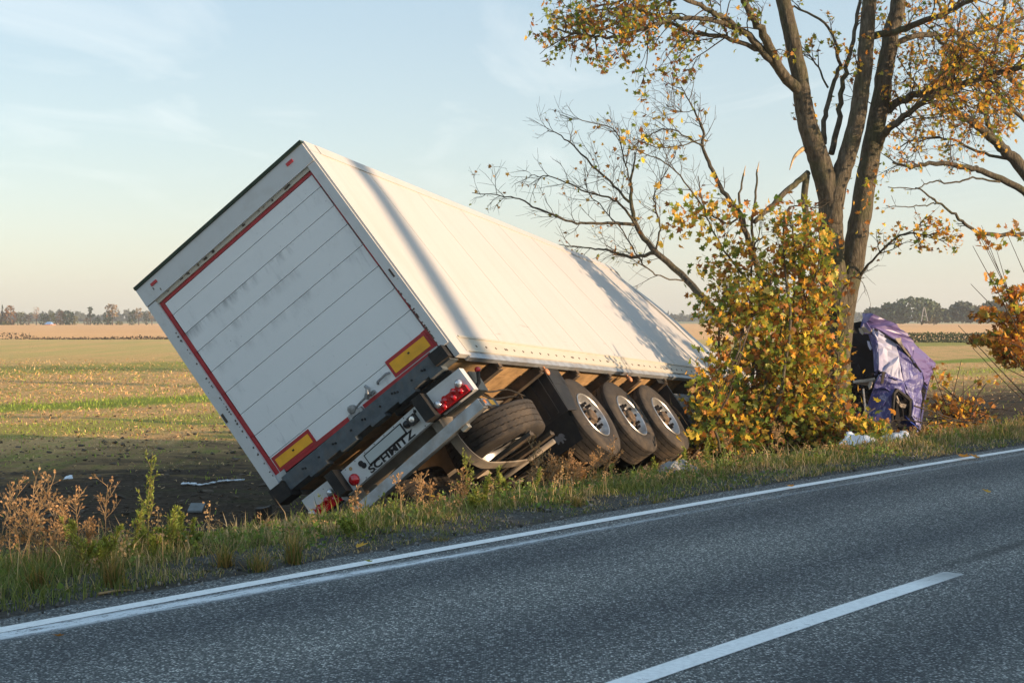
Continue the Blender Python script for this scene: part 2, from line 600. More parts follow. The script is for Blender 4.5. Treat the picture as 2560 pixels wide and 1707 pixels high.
# --- trailer: white painted panels with road grime (local coordinates of the trailer)
t = NT('white_side')
p = t.pos(kind='Object')
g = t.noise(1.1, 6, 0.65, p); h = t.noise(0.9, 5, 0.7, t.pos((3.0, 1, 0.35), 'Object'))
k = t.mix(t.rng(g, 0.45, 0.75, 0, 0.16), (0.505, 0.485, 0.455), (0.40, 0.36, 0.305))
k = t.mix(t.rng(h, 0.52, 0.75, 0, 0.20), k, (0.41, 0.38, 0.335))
# scuffs and scrapes low on the wall
sz_ = t.n('SeparateXYZ'); t.l(p, sz_.inputs[0])
sc_ = t.noise(5.5, 6, 0.75, t.pos((0.35, 1, 2.6), 'Object'))
k = t.mix(t.math('MULTIPLY', t.rng(sz_.outputs['Z'], 0.25, 1.0, 1.0, 0.10), t.rng(sc_, 0.60, 0.68, 0, 0.65)), k, (0.20, 0.165, 0.13))
dr_ = t.noise(2.2, 5, 0.65, t.pos((2.4, 1, 0.12), 'Object'))
k = t.mix(t.rng(dr_, 0.50, 0.72, 0, 0.22), k, (0.36, 0.32, 0.27))
t.col(k).set(rough=0.42, spec=0.45)
t.bump(t.noise(0.8, 2, 0.5, p), 0.30, 0.05)

t = NT('white_rear')
p = t.pos(kind='Object')
h = t.noise(7, 6, 0.75, t.pos((1, 1.0, 0.22), 'Object')); g = t.noise(1.3, 5, 0.6, p); sp = t.noise(45, 3, 0.6, p)
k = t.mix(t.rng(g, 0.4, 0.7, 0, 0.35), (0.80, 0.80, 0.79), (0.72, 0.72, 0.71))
k = t.mix(t.math('MULTIPLY', t.rng(h, 0.54, 0.76, 0, 0.55), t.rng(g, 0.46, 0.62)), k, (0.22, 0.235, 0.25))
k = t.mix(t.rng(sp, 0.70, 0.76, 0, 0.8), k, (0.12, 0.12, 0.12))
# dirt that has run down from two of the slat joints
sz_ = t.n('SeparateXYZ'); t.l(p, sz_.inputs[0])
run = t.noise(5, 6, 0.7, t.pos((1, 1.0, 0.25), 'Object'))
for zj, am in ((2.055, 0.75), (1.800, 0.40), (1.52, 0.3)):
    below = t.math('MULTIPLY', t.rng(sz_.outputs['Z'], zj - 0.13, zj - 0.01, 0, 1), t.rng(sz_.outputs['Z'], zj, zj + 0.004, 1, 0))
    k = t.mix(t.math('MULTIPLY', below, t.rng(run, 0.46, 0.66, 0, am)), k, (0.14, 0.15, 0.16))
t.col(k).set(rough=0.5, spec=0.4)

t = NT('white_frame')
p = t.pos(kind='Object')
g = t.noise(5, 6, 0.75, p); sp = t.noise(22, 4, 0.7, p)
k = t.mix(t.rng(g, 0.5, 0.75, 0, 0.4), (0.60, 0.60, 0.59), (0.44, 0.41, 0.37))
k = t.mix(t.rng(sp, 0.68, 0.74, 0, 0.9), k, (0.10, 0.08, 0.06))
t.col(k).set(rough=0.5, spec=0.4)

t = NT('cream_rail')
p = t.pos(kind='Object')
g = t.noise(4, 6, 0.75, t.pos((0.5, 1, 1), 'Object'))
t.col(t.mix(t.rng(g, 0.5, 0.8, 0, 0.5), (0.50, 0.455, 0.37), (0.32, 0.265, 0.195))).set(rough=0.5)

plain('red_tape', (0.42, 0.012, 0.022), 0.4, 0, 0.25, 10, 0.5, 0, 'Object', (0.16, 0.03, 0.03), 0.5)
plain('yellow_plate', (0.90, 0.42, 0.012), 0.45, 0, 0.12, 10, 0.5, 0, 'Object', (0.5, 0.25, 0.02), 0.4)
plain('dark_steel', (0.085, 0.105, 0.120), 0.55, 0.0, 0.4, 12, 0.4, 0.2, 'Object', (0.16, 0.12, 0.08), 0.5)
plain('rubber', (0.020, 0.020, 0.020), 0.75, 0, 0.4, 14, 0.3, 0.2, 'Object', (0.07, 0.055, 0.04), 0.5)
plain('tyre', (0.045, 0.040, 0.036), 0.85, 0, 0.35, 9, 0.25, 0.25, 'Object', (0.15, 0.115, 0.08), 0.75)
plain('rim_steel', (0.50, 0.50, 0.50), 0.38, 0.75, 0.35, 9, 0.5, 0, 'Object', (0.22, 0.15, 0.10), 0.8)
plain('hub', (0.11, 0.08, 0.055), 0.7, 0.2, 0.5, 20, 0.3, 0.3, 'Object', (0.30, 0.18, 0.09), 0.6)
plain('black_plastic', (0.016, 0.018, 0.021), 0.5, 0, 0.3, 8, 0.4, 0.15, 'Object', (0.06, 0.055, 0.05), 0.5)
plain('chassis', (0.27, 0.235, 0.19), 0.7, 0.1, 0.4, 5, 0.3, 0.15, 'Object', (0.30, 0.22, 0.14), 0.6)
plain('cross_steel', (0.075, 0.062, 0.050), 0.75, 0.1, 0.45, 6, 0.3, 0.15, 'Object', (0.25, 0.17, 0.10), 0.6)
plain('plank', (0.50, 0.32, 0.155), 0.8, 0, 0.5, 6, 0.2, 0.2, 'Object', (0.20, 0.13, 0.07), 0.6)
plain('galvanised', (0.47, 0.50, 0.53), 0.45, 0.55, 0.35, 7, 0.5, 0.05, 'Object', (0.35, 0.24, 0.14), 0.45)
plain('grey_panel', (0.15, 0.16, 0.17), 0.55, 0.1, 0.35, 4, 0.4, 0, 'Object', (0.22, 0.19, 0.15), 0.5)
plain('roof_seal', (0.035, 0.055, 0.035), 0.7, 0, 0.4, 6, 0.3, 0, 'Object')
plain('plate_blank', (0.46, 0.49, 0.48), 0.5, 0, 0.05, 4, 0.4)
plain('print_black', (0.012, 0.012, 0.014), 0.6, 0, 0.2, 4, 0.3)
plain('emblem_grey', (0.22, 0.22, 0.23), 0.7, 0, 0.35, 30, 0.3)
plain('steel_latch', (0.33, 0.34, 0.35), 0.5, 0.5, 0.45, 25, 0.4, 0.2, 'Object', (0.12, 0.09, 0.06), 0.7)
t = NT('red_lens'); t.col((0.45, 0.004, 0.010)).set(rough=0.10, spec=0.7, Coat_Weight=0.6)
plain('dull_red', (0.50, 0.02, 0.03), 0.35, 0, 0.2, 30, 0.5)
t = NT('clear_lens'); t.col(t.ramp(t.noise(60, 2, 0.5, t.pos((1, 6, 1), 'Object')), [(0.35, (0.30, 0.31, 0.33)), (0.65, (0.88, 0.90, 0.92))])).set(rough=0.12, metal=0.6)
t = NT('orange_lens'); t.col((0.75, 0.22, 0.03)).set(rough=0.2, spec=0.6)
t = NT('amber_dirty'); t.col(t.mix(t.noise(40, 4, 0.6, t.pos(kind='Object')), (0.62, 0.25, 0.10), (0.40, 0.20, 0.11))).set(rough=0.4)

# --- tractor cab
t = NT('violet_paint')
p = t.pos(kind='Object')
a = t.noise(4.5, 7, 0.78, t.pos((1.6, 1.0, 0.9), 'Object'), 1.6); b = t.noise(1.0, 4, 0.6, p)
k = t.mix(t.rng(b, 0.35, 0.65), (0.048, 0.050, 0.205), (0.075, 0.072, 0.25))
k = t.mix(t.rng(a, 0.52, 0.64, 0, 0.8), k, (0.44, 0.46, 0.64))
t.col(k).set(rough=0.5, spec=0.4)
t.bump(t.noise(1.6, 3, 0.5, p), 0.10, 0.05)
t = NT('lilac_panel')
a = t.noise(2.0, 6, 0.7, t.pos((3.0, 1, 0.35), 'Object'))
t.col(t.ramp(a, [(0.3, (0.24, 0.23, 0.40)), (0.5, (0.40, 0.41, 0.56)), (0.8, (0.48, 0.50, 0.63))])).set(rough=0.6)
t.bump(t.noise(2.5, 3, 0.5, t.pos(kind='Object')), 0.12, 0.05)
t = NT('mauve_paint')
a = t.noise(2.4, 5, 0.7, t.pos(kind='Object'), dist=1.0)
t.col(t.mix(t.rng(a, 0.55, 0.68, 0, 0.6), (0.125, 0.092, 0.24), (0.34, 0.31, 0.47))).set(rough=0.42, spec=0.5)
t.bump(t.noise(1.6, 3, 0.5, t.pos(kind='Object')), 0.10, 0.05)
plain('blue_paint', (0.015, 0.035, 0.26), 0.35, 0, 0.4, 3, 0.5)
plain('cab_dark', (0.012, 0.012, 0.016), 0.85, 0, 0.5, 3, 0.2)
plain('cab_navy', (0.012, 0.016, 0.07), 0.6, 0, 0.5, 3, 0.3)
plain('cab_beige', (0.38, 0.33, 0.27), 0.8, 0, 0.4, 6, 0.2)
plain('white_sheet', (0.72, 0.76, 0.82), 0.55, 0, 0.12, 5, 0.3)
plain('grey_lump', (0.30, 0.30, 0.295), 0.95, 0, 0.4, 7, 0.1, 0.7, 'Object', (0.16, 0.15, 0.13), 0.6)
plain('board_grey', (0.24, 0.25, 0.25), 0.8, 0, 0.3, 7, 0.2)
plain('foam_white', (0.72, 0.76, 0.80), 0.7, 0, 0.2, 9, 0.3)
plain('house_wall', (0.62, 0.30, 0.20), 0.9, 0, 0.3, 2, 0.1)
plain('house_roof', (0.22, 0.38, 0.62), 0.7, 0, 0.2, 2, 0.2)
plain('pole_grey', (0.30, 0.30, 0.30), 0.8, 0, 0.2, 2, 0.2)

# ------------------------------------------------------------------ the setting: ground, road, markings
def strip(us, ss, zfn, name, mat, alpha=None, **props):
    U, S = np.meshgrid(us, ss, indexing='ij')
    x, y = US(U, S)
    z = zfn(U, S, x, y)
    nb = len(ss)
    i, j = np.meshgrid(np.arange(len(us) - 1), np.arange(nb - 1), indexing='ij')
    k = (i * nb + j).ravel()
    mb = MB()
    al = np.ones(U.size) if alpha is None else alpha(U, S).ravel()
    mb.add(np.stack([x, y, z], -1).reshape(-1, 3), np.stack([k, k + nb, k + nb + 1, k + 1], 1)[:, ::-1].copy(), np.stack([al] * 3, 1))
    o = mb.build(name, mat, smooth=True, **props)
    me = o.data
    uvl = me.uv_layers.new(name='UVMap')
    vi = np.zeros(len(me.loops), np.int32); me.loops.foreach_get('vertex_index', vi)
    uvv = np.stack([U.ravel(), S.ravel()], 1)[vi]
    uvl.data.foreach_set('uv', uvv.ravel())
    return o


def geo_steps(a, b, first, ratio):
    r, st = [a], first
    while r[-1] < b:
        r.append(r[-1] + st); st *= ratio
    return np.array(r)


us = np.concatenate([-geo_steps(14, 380, 1.2, 1.25)[::-1], np.arange(-13.5, 40, 0.4), geo_steps(40.5, 880, 0.8, 1.12)])
ss = np.concatenate([-geo_steps(14, 1400, 2.0, 1.4)[::-1], np.arange(-12, -6, 1.0), [-5, -3, -1, 0.1], np.arange(0.3, 12, 0.25), geo_steps(12.4, 2600, 0.5, 1.09)])
strip(us, ss, lambda u, s, x, y: gz_us(u, s, x, y), 'ground', 'field', kind='structure')
strip(np.concatenate([np.arange(-60, 60, 0.5), geo_steps(60, 800, 2, 1.1)]), np.array([-6.72, -6.34, -4.7, -3.17, -1.6, 0.0, 0.30, 0.37, 0.42]),
      lambda u, s, x, y: np.where(s > 0.36, -0.05, np.where(s > 0.29, -0.002, 0.002 + 0.0 * s)) + np.where(s > 0.25, 0.012 * lump(x, y, 3.0), 0), 'road', 'asphalt', kind='structure')
# grit shoulder between asphalt and grass
strip(np.arange(-20, 70, 0.2), np.array([0.30, 0.40, 0.52, 0.66, 0.80, 0.95]),
      lambda u, s, x, y: np.where(s < 0.35, -0.02, 0.006 + 0.012 * lump(x, y, 5.0) + 0.02 * sst(0.35, 0.9, s)), 'shoulder', 'shoulder_soil', kind='structure')

uu = np.concatenate([np.arange(-40, 60, 0.15), geo_steps(60, 500, 1, 1.1)])
strip(uu, np.array([-0.062, -0.055, 0.0, 0.055, 0.062]), lambda u, s, x, y: 0.0065 + 0 * u, 'edge_line', 'road_paint',
      alpha=lambda u, s: np.where(abs(s) > 0.058, 0.35, 1.0), kind='structure')
# older, half worn line showing beside the fresh one
strip(np.arange(-14, 12.5, 0.1), np.linspace(-0.40, -0.066, 14), lambda u, s, x, y: 0.0060 + 0 * u, 'worn_line', 'worn_paint',
      alpha=lambda u, s: np.clip(1.7 - 0.22 * (u + 4), 0.25, 1.7) * np.clip(6 - u * 0.5, 0, 1) * np.exp(-((s + 0.135 + np.clip(0.04 * (u + 4.17), -0.03, 0.14)) / (0.075 - 0.006 * np.clip(u + 4, 0, 6))) ** 2), kind='structure')
strip(np.arange(12.0, 20.0, 0.1), np.linspace(-0.22, -0.07, 5), lambda u, s, x, y: 0.0060 + 0 * u, 'worn_line', 'worn_paint',
      alpha=lambda u, s: 1.1 * np.exp(-((u - 13.0) / 1.4) ** 2) + 1.0 * np.exp(-((u - 18.5) / 1.2) ** 2), kind='structure')
for k0, k1 in ((-19.5, -13.5), (-7.5, 0.70), (10.5, 16.5), (22.5, 28.5), (34.5, 40.5)):
    n_ = int((k1 - k0) / 0.1)
    strip(np.linspace(k0, k1, n_), np.array([-3.245, -3.235, -3.17, -3.105, -3.095]), lambda u, s, x, y: 0.0065 + 0 * u, 'centre_dash', 'road_paint',
          alpha=lambda u, s, k1=k1: np.where(abs(s + 3.17) > 0.07, 0.4, 1.0) * np.clip((k1 - u) / 0.9 + 0.32, 0.42, 1), kind='structure')
strip(uu, np.array([-6.40, -6.34, -6.28]), lambda u, s, x, y: 0.0065 + 0 * u, 'edge_line', 'road_paint', kind='structure')


# ------------------------------------------------------------------ scatter helpers
def blades(mb, P, h, wd, yaw, lean, cols, bend=0.5):
    """grass blades: 2 segments, 5 verts each"""
    n = len(P)
    d = np.stack([np.cos(yaw), np.sin(yaw), np.zeros(n)], 1)
    sd_ = np.stack([-np.sin(yaw), np.cos(yaw), np.zeros(n)], 1) * (wd[:, None] * 0.5)
    h_ = h[:, None]; l_ = lean[:, None]
    zz = np.array([0, 0, 1.0])
    mid = P + d * l_ * h_ * 0.35 + zz * h_ * 0.55
    tip = P + d * l_ * h_ * (0.9 + bend * 0.3) + zz * h_ * (1.0 - 0.25 * l_ * bend)
    v = np.stack([P - sd_, P + sd_, mid + sd_ * 0.8, mid - sd_ * 0.8, tip], 1).reshape(-1, 3)
    k = np.arange(n) * 5
    c = np.repeat(cols, 5, 0)
    mb.add(v, [np.stack([k, k + 1, k + 2, k + 3], 1), np.stack([k + 3, k + 2, k + 4], 1)], c)


LEAF2 = np.array([(0, 0), (.22, -.08), (.52, .10), (.30, .28), (.50, .64), (.20, .54), (0, 1.0), (-.20, .54), (-.50, .64), (-.30, .28), (-.52, .10), (-.22, -.08)])


def rot_rand(n, tilt=None):
    q = rng.normal(size=(n, 4)); q /= np.linalg.norm(q, axis=1, keepdims=True)
    w_, x, y, z = q.T
    return np.stack([np.stack([1 - 2 * (y * y + z * z), 2 * (x * y - z * w_), 2 * (x * z + y * w_)], 1),
                     np.stack([2 * (x * y + z * w_), 1 - 2 * (x * x + z * z), 2 * (y * z - x * w_)], 1),
                     np.stack([2 * (x * z - y * w_), 2 * (y * z + x * w_), 1 - 2 * (x * x + y * y)], 1)], 1)


def maple(mb, P, size, cols, simple=False):
    """maple-shaped leaves at points P"""
    P = np.asarray(P, float); n = len(P)
    if n == 0:
        return
    if simple:
        L = np.array([(0, 0), (.45, .15), (.38, .65), (0, 1.0), (-.38, .65), (-.45, .15)])
    else:
        L = LEAF2
    m = len(L)
    cz = rng.uniform(-0.25, 0.55, n)
    tmpl = np.zeros((n, m + 1, 3))
    tmpl[:, 1:, 0] = L[:, 0]; tmpl[:, 1:, 1] = L[:, 1]
    tmpl[:, 1:, 2] = cz[:, None] * (np.abs(L[:, 0]) + 0.35 * (L[:, 1] - 0.4) ** 2)[None]
    tmpl[:, 0] = (0, 0.32, 0)
    tmpl *= np.asarray(size)[:, None, None]
    v = np.einsum('nij,nkj->nki', rot_rand(n), tmpl) + P[:, None, :]
    k = np.arange(n)[:, None] * (m + 1)
    a = np.arange(m)[None]; b = (np.arange(m) + 1)[None] % m
    f = np.stack([k + 0 * a, k + 1 + a, k + 1 + b], -1).reshape(-1, 3)
    mb.add(v.reshape(-1, 3), f, np.repeat(cols, m + 1, 0))


PAL = dict(green=(0.15, 0.22, 0.042), olive=(0.31, 0.32, 0.055), yellow=(0.76, 0.55, 0.07), gold=(0.72, 0.42, 0.07), orange=(0.60, 0.27, 0.065), brown=(0.28, 0.12, 0.035), red=(0.32, 0.07, 0.025), pale=(0.52, 0.50, 0.16))


def leafcols(n, wts):
    ks = list(wts)
    p_ = np.array([wts[k] for k in ks], float); p_ /= p_.sum()
    c = np.array([PAL[k] for k in ks])[rng.choice(len(ks), n, p=p_)]
    return c * rng.uniform(0.65, 1.3, (n, 1)) * rng.uniform(0.9, 1.1, (n, 3))


# ------------------------------------------------------------------ verge grass (uncountable)
def verge_grass():
    mb = MB()
    n = 190000
    u = rng.uniform(-12, 42, n)
    s = 0.36 + rng.beta(1.0, 1.75, n) * 3.0
    x, y = US(u, s)
    dep = np.maximum(y, 4)
    keep = (x / dep > -0.42) & (x / dep < 0.42) & (rng.random(n) < np.clip(13.0 / dep, 0.25, 1))
    patch = lump(x, y, 1.3) * 0.6 + lump(x + 7, y - 3, 0.45) * 0.6
    keep &= rng.random(n) < np.clip(0.70 + 0.5 * patch + 0.4 * sst(0.5, 1.0, s), 0.12, 1)
    u, s, x, y, patch = u[keep], s[keep], x[keep], y[keep], patch[keep]
    n = len(u)
    dryp = np.clip(0.42 + 0.60 * lump(x * 0.8 + 3, y * 0.8, 1.1) + 0.12 * rng.normal(size=n), 0.05, 0.92)
    dry = rng.random(n) < dryp
    h = (0.045 + 0.075 * sst(0.5, 1.2, s) + 0.04 * np.clip(patch, -1, 1)) * rng.uniform(0.5, 1.5, n) * (0.70 + 0.75 * (1 - sst(-5.0, -1.0, u)))
    h = h * np.exp(0.55 * lump(x * 1.1 + 5, y * 1.1, 0.9))
    h = np.where(rng.random(n) < 0.06, h * 2.1, h)
    h = np.clip(h, 0.02, 0.30) * np.where(s > 1.9, 0.75, 1.0)
    g1, g2, g3 = np.array([0.10, 0.15, 0.036]), np.array([0.28, 0.29, 0.085]), np.array([0.60, 0.45, 0.25])
    mixv = rng.random((n, 1))
    col = g1 * (1 - mixv) + g2 * mixv
    col[dry] = g3 * rng.uniform(0.55, 1.15, (dry.sum(), 1))
    col *= rng.uniform(0.7, 1.3, (n, 1))
    P = np.stack([x, y, gz_us(u, s, x, y) - 0.01], 1)
    blades(mb, P, h, rng.uniform(0.004, 0.011, n) * np.clip(y / 11, 0.8, 2.2), rng.uniform(0, 6.28, n), rng.uniform(0.1, 1.0, n), col)
    # broad low herb leaves between the blades
    m = 16000
    u = rng.uniform(-10, 30, m); s = 0.5 + rng.beta(1.3, 2.0, m) * 2.2
    x, y = US(u, s)
    k = (lump(x - 4, y + 2, 1.1) > 0.0) & (abs(x / np.maximum(y, 4)) < 0.42)
    u, s, x, y = u[k], s[k], x[k], y[k]
    P = np.stack([x, y, gz_us(u, s, x, y) + rng.uniform(0.0, 0.07, len(u)) * sst(0.5, 1.2, s)], 1)
    cl = np.array([0.15, 0.23, 0.05]) * rng.uniform(0.6, 1.5, (len(u), 1))
    maple(mb, P, rng.uniform(0.02, 0.05, len(u)), cl, simple=True)
    # ragged sprigs: thin stems with small leaves or dry seed heads
    for kind_, m, hmax, cst, clf in (('g', 2300, 0.26, (0.20, 0.20, 0.06), (0.22, 0.28, 0.07)), ('d', 2200, 0.30, (0.52, 0.36, 0.18), (0.50, 0.32, 0.16))):
        u = rng.uniform(-10, 34, m); s = 0.75 + rng.beta(1.6, 2.0, m) * 2.2
        x, y = US(u, s)
        k = (abs(x / np.maximum(y, 4)) < 0.42) & (lump(x + (9 if kind_ == 'd' else 0), y, 0.9) > -0.25)
        u, s, x, y = u[k], s[k], x[k], y[k]; m = len(u)
        P = np.stack([x, y, gz_us(u, s, x, y)], 1)
        h = rng.uniform(0.06, hmax * 0.8, m) * np.where(s > 1.9, 0.55, 1.0) * (0.75 + 0.5 * (1 - sst(-5.0, -1.0, u))) * np.where(lump(u * 0.9 + (3 if kind_ == 'd' else 0), s * 0.6, 1.0) > 0.15, 1.75, 0.9)
        yaw = rng.uniform(0, 6.28, m); ln = rng.uniform(0.0, 0.45, m)
        blades(mb, P, h, np.full(m, 0.006) * np.clip(y / 11, 0.8, 2), yaw, ln, np.array(cst) * rng.uniform(0.6, 1.3, (m, 1)))
        q = 14
        t_ = rng.uniform(0.25 if kind_ == 'g' else 0.55, 1.0, (m, q))
        Q = P[:, None] + np.stack([np.cos(yaw)[:, None] * ln[:, None] * h[:, None] * t_ * 0.8, np.sin(yaw)[:, None] * ln[:, None] * h[:, None] * t_ * 0.8, h[:, None] * t_], -1) + rng.normal(size=(m, q, 3)) * np.array([0.012, 0.012, 0.004]) * (1 if kind_ == 'g' else 1.7)
        Q = Q.reshape(-1, 3)
        cl = np.array(clf) * rng.uniform(0.55, 1.4, (m, 1, 1)) * rng.uniform(0.8, 1.2, (m, q, 1))
        maple(mb, Q, rng.uniform(0.012, 0.030, len(Q)) * (1 if kind_ == 'g' else 0.75), cl.reshape(-1, 3), simple=True)
    mb.build('verge_grass', 'grass', kind='stuff', label='short green and dry grass growing along the road verge', category='grass')


verge_grass()


def field_straw():
    mb = MB()
    n = 75000
    y = 17 + 78 * rng.beta(1.0, 1.9, n)
    x = y * rng.uniform(-0.41, 0.41, n)
    u, s = us_of(x, y)
    dens = sst(13, 22, s + 3 * lump(x, y, 0.3)) * 0.95 + 0.05
    grn = np.maximum(np.exp(-((s - 32.8) / 1.7) ** 2), 0.6 * np.exp(-((s - 24.5) / 2.0) ** 2))
    keep = (s > 5.5) & (rng.random(n) < dens * np.clip(0.70 - 0.4 * lump(u * 0.1, s, 1.2) - 0.75 * grn, 0.05, 1))
    x, y, u, s = x[keep], y[keep], u[keep], s[keep]
    n = len(x)
    L = rng.uniform(0.025, 0.085, n) * np.clip(y / 30, 0.7, 2.0); wd = rng.uniform(0.006, 0.013, n) * np.clip(y / 22, 1, 3)
    yaw = rng.uniform(0, 6.28, n); el = rng.beta(1.0, 2.2, n) * 1.2
    d = np.stack([np.cos(yaw) * np.cos(el), np.sin(yaw) * np.cos(el), np.sin(el)], 1)
    sd_ = np.stack([-np.sin(yaw), np.cos(yaw), rng.uniform(-0.8, 0.8, n)], 1)
    P = np.stack([x, y, gz_us(u, s, x, y) + 0.012], 1)
    a, b = P, P + d * L[:, None]
    v = np.stack([a - sd_ * wd[:, None] / 2, a + sd_ * wd[:, None] / 2, b + sd_ * wd[:, None] / 2, b - sd_ * wd[:, None] / 2], 1).reshape(-1, 3)
    k = np.arange(n) * 4
    c = np.array([0.72, 0.45, 0.20]) * rng.uniform(0.45, 1.25, (n, 1)) * rng.uniform(0.92, 1.08, (n, 3))
    mb.add(v, np.stack([k, k + 1, k + 2, k + 3], 1), np.repeat(c, 4, 0))
    mb.build('straw_litter', 'straw', kind='stuff', label='pale straw and stubble strewn over the field', category='straw')
    # young green regrowth
    mb = MB()
    n = 60000
    y = 17 + 70 * rng.beta(1.1, 2.0, n); x = y * rng.uniform(-0.41, 0.41, n)
    u, s = us_of(x, y)
    g = np.maximum(np.exp(-((s - 32.8) / 1.7) ** 2), 0.6 * np.exp(-((s - 24.5) / 2.0) ** 2))
    pr = g + 0.10 * sst(12, 20, s) + np.where(lump(x, y, 0.6) > 0.35, 0.10, 0.01)
    keep = (s > 5.0) & (rng.random(n) < pr)
    x, y, u, s = x[keep], y[keep], u[keep], s[keep]; n = len(x)
    P = np.stack([x, y, gz_us(u, s, x, y)], 1)
    c = np.array([0.33, 0.41, 0.075]) * rng.uniform(0.6, 1.35, (n, 1))
    blades(mb, P, rng.uniform(0.04, 0.11, n) * np.clip(y / 32, 0.8, 1.6), rng.uniform(0.010, 0.02, n) * np.clip(y / 25, 1, 3), rng.uniform(0, 6.28, n), rng.uniform(0.3, 1.1, n), c)
    mb.build('field_regrowth', 'grass', kind='stuff', label='thin green shoots coming up between the stubble', category='grass')
    # clods of earth
    mb = MB()
    n = 7000
    y = 14 + 32 * rng.beta(1.0, 1.8, n); x = y * rng.uniform(-0.41, 0.41, n)
    u, s = us_of(x, y); k_ = s > 4.0
    x, y, u, s = x[k_], y[k_], u[k_], s[k_]; n = len(x)
    T = np.array([(1, 0, 0), (-1, 0, 0), (0, 1, 0), (0, -1, 0), (0, 0, 0.7), (0, 0, -0.7)], float)
    F = np.array([(0, 2, 4), (2, 1, 4), (1, 3, 4), (3, 0, 4), (2, 0, 5), (1, 2, 5), (3, 1, 5), (0, 3, 5)])
    sz = rng.gamma(2.0, 0.011, n)
    v = np.einsum('nij,nkj->nki', rot_rand(n), T[None] * rng.uniform(0.6, 1.3, (n, 6, 1)) * sz[:, None, None]) * np.array([1.5, 1.1, 0.8]) + np.stack([x, y, gz_us(u, s, x, y) + 0.005], 1)[:, None]
    f = (np.arange(n)[:, None, None] * 6 + F[None]).reshape(-1, 3)
    c = np.array([0.10, 0.078, 0.058]) * rng.uniform(0.5, 1.5, (n, 1))
    mb.add(v.reshape(-1, 3), f, np.repeat(c, 6, 0))
    mb.build('soil_clods', 'grit', kind='stuff', label='crumbly dark brown clods on the shaded tilled soil', category='soil')
    # grit on the shoulder
    mb = MB()
    n = 7000
    u = rng.uniform(-10, 32, n); s = 0.16 + rng.beta(2, 2.6, n) * 0.85
    x, y = US(u, s)
    k_ = abs(x / np.maximum(y, 4)) < 0.42
    x, y, u, s = x[k_], y[k_], u[k_], s[k_]; n = len(x)
    sz = rng.gamma(2.0, 0.0030, n) + 0.0025
    v = np.einsum('nij,nkj->nki', rot_rand(n), T[None] * rng.uniform(0.6, 1.3, (n, 6, 1)) * sz[:, None, None]) + np.stack([x, y, np.where(s < 0.36, 0.004, gz_us(u, s, x, y) + 0.012)], 1)[:, None]
    f = (np.arange(n)[:, None, None] * 6 + F[None]).reshape(-1, 3)
    c = np.array([0.16, 0.15, 0.135]) * rng.uniform(0.25, 1.9, (n, 1))
    mb.add(v.reshape(-1, 3), f, np.repeat(c, 6, 0))
    mb.build('shoulder_grit', 'grit', kind='stuff', label='loose grey grit along the edge of the asphalt', category='gravel')


field_straw()

# ------------------------------------------------------------------ the overturned semi-trailer
TRW = Matrix(((0.4212, -0.7504, -0.5094, -1.5229), (0.9044, 0.3047, 0.2988, 14.6294), (-0.0690, -0.5865, 0.8070, 0.5413), (0, 0, 0, 1)))
TR = bpy.data.objects.new('semi_trailer', None)
C.objects.link(TR)
TR.matrix_world = TRW
TR['label'] = 'white box semi-trailer tipped onto its side in the ditch beside the road'
TR['category'] = 'trailer'
W2, HB, LB = 1.30, 2.809, 13.5


def tdef(v):
    """racked and twisted body: lean grows towards the crushed front"""
    v = np.array(v, float)
    x, y, z = v[:, 0], v[:, 1], v[:, 2]
    th = np.radians(np.where(x < 10, 0.97 * np.clip(x, 0, 99), 9.7 + (x - 10) * 5.5))
    yy = y + W2
    c, s = np.cos(th), np.sin(th)
    y2, z2 = -W2 + yy * c + z * s, -yy * s + z * c
    return np.stack([x - 0.0699 * z2, y2 + 0.0608 * z2, z2], 1)


def rdef(v):
    v = np.array(v, float)
    return np.stack([v[:, 0] - 0.0699 * v[:, 2], v[:, 1] + 0.0608 * v[:, 2], v[:, 2]], 1)


def tb(name, mat, *a, parent=None, fn=tdef, bevel=0, nx=1, ny=1, nz=1, **props):
    return MB().box(*a, nx=nx, ny=ny, nz=nz, fn=fn).build(name, mat, parent or TR, True, bevel=bevel, **props)


# side wall facing the road: panels with seam strips, gently bulged
xs = np.concatenate([[0.24], np.arange(1.30, 13.0, 1.215), [LB]])
for i in range(len(xs) - 1):
    a, b = xs[i] + 0.004, xs[i + 1] - 0.004
    mb = MB()
    nx, nz = 5, 14
    X, Z = np.meshgrid(np.linspace(a, b, nx), np.linspace(0.20, 2.69, nz), indexing='ij')
    bul = 0.018 + 0.0025 * np.sin(np.pi * (X - a) / (b - a)) * np.sin(np.pi * (Z - 0.2) / 2.49)
    if i >= 8:
        bul = bul + 0.05 * np.sin(X * 2.3) * np.sin(Z * 1.9 + i)
    k = (np.arange(nx - 1)[:, None] * nz + np.arange(nz - 1)[None]).ravel()
    q = np.stack([k, k + nz, k + nz + 1, k + 1], 1)
    outer = np.stack([X, -W2 - bul, Z], -1).reshape(-1, 3)
    inner = np.stack([X, -W2 + 0.05 + 0 * bul, Z], -1).reshape(-1, 3)
    mb.add(tdef(outer), q); mb.add(tdef(inner), q[:, ::-1].copy())
    ring = np.concatenate([np.arange(nx) * nz, (nx - 1) * nz + np.arange(1, nz), np.arange(nx - 2, -1, -1) * nz + nz - 1, np.arange(nz - 2, 0, -1)])
    r2 = np.roll(ring, -1)
    mb.f.append(np.stack([r2, ring, ring + nx * nz, r2 + nx * nz], 1))
    mb.build('side_panel', 'white_side', TR, True, smooth=False)
    if i:
        mbs = MB().box(xs[i] - 0.030, xs[i] + 0.030, -W2 - 0.0205, -W2 + 0.01, 0.20, 2.68, nz=14, fn=tdef)
        mbs.build('seam_strip', 'white_side', TR, True)
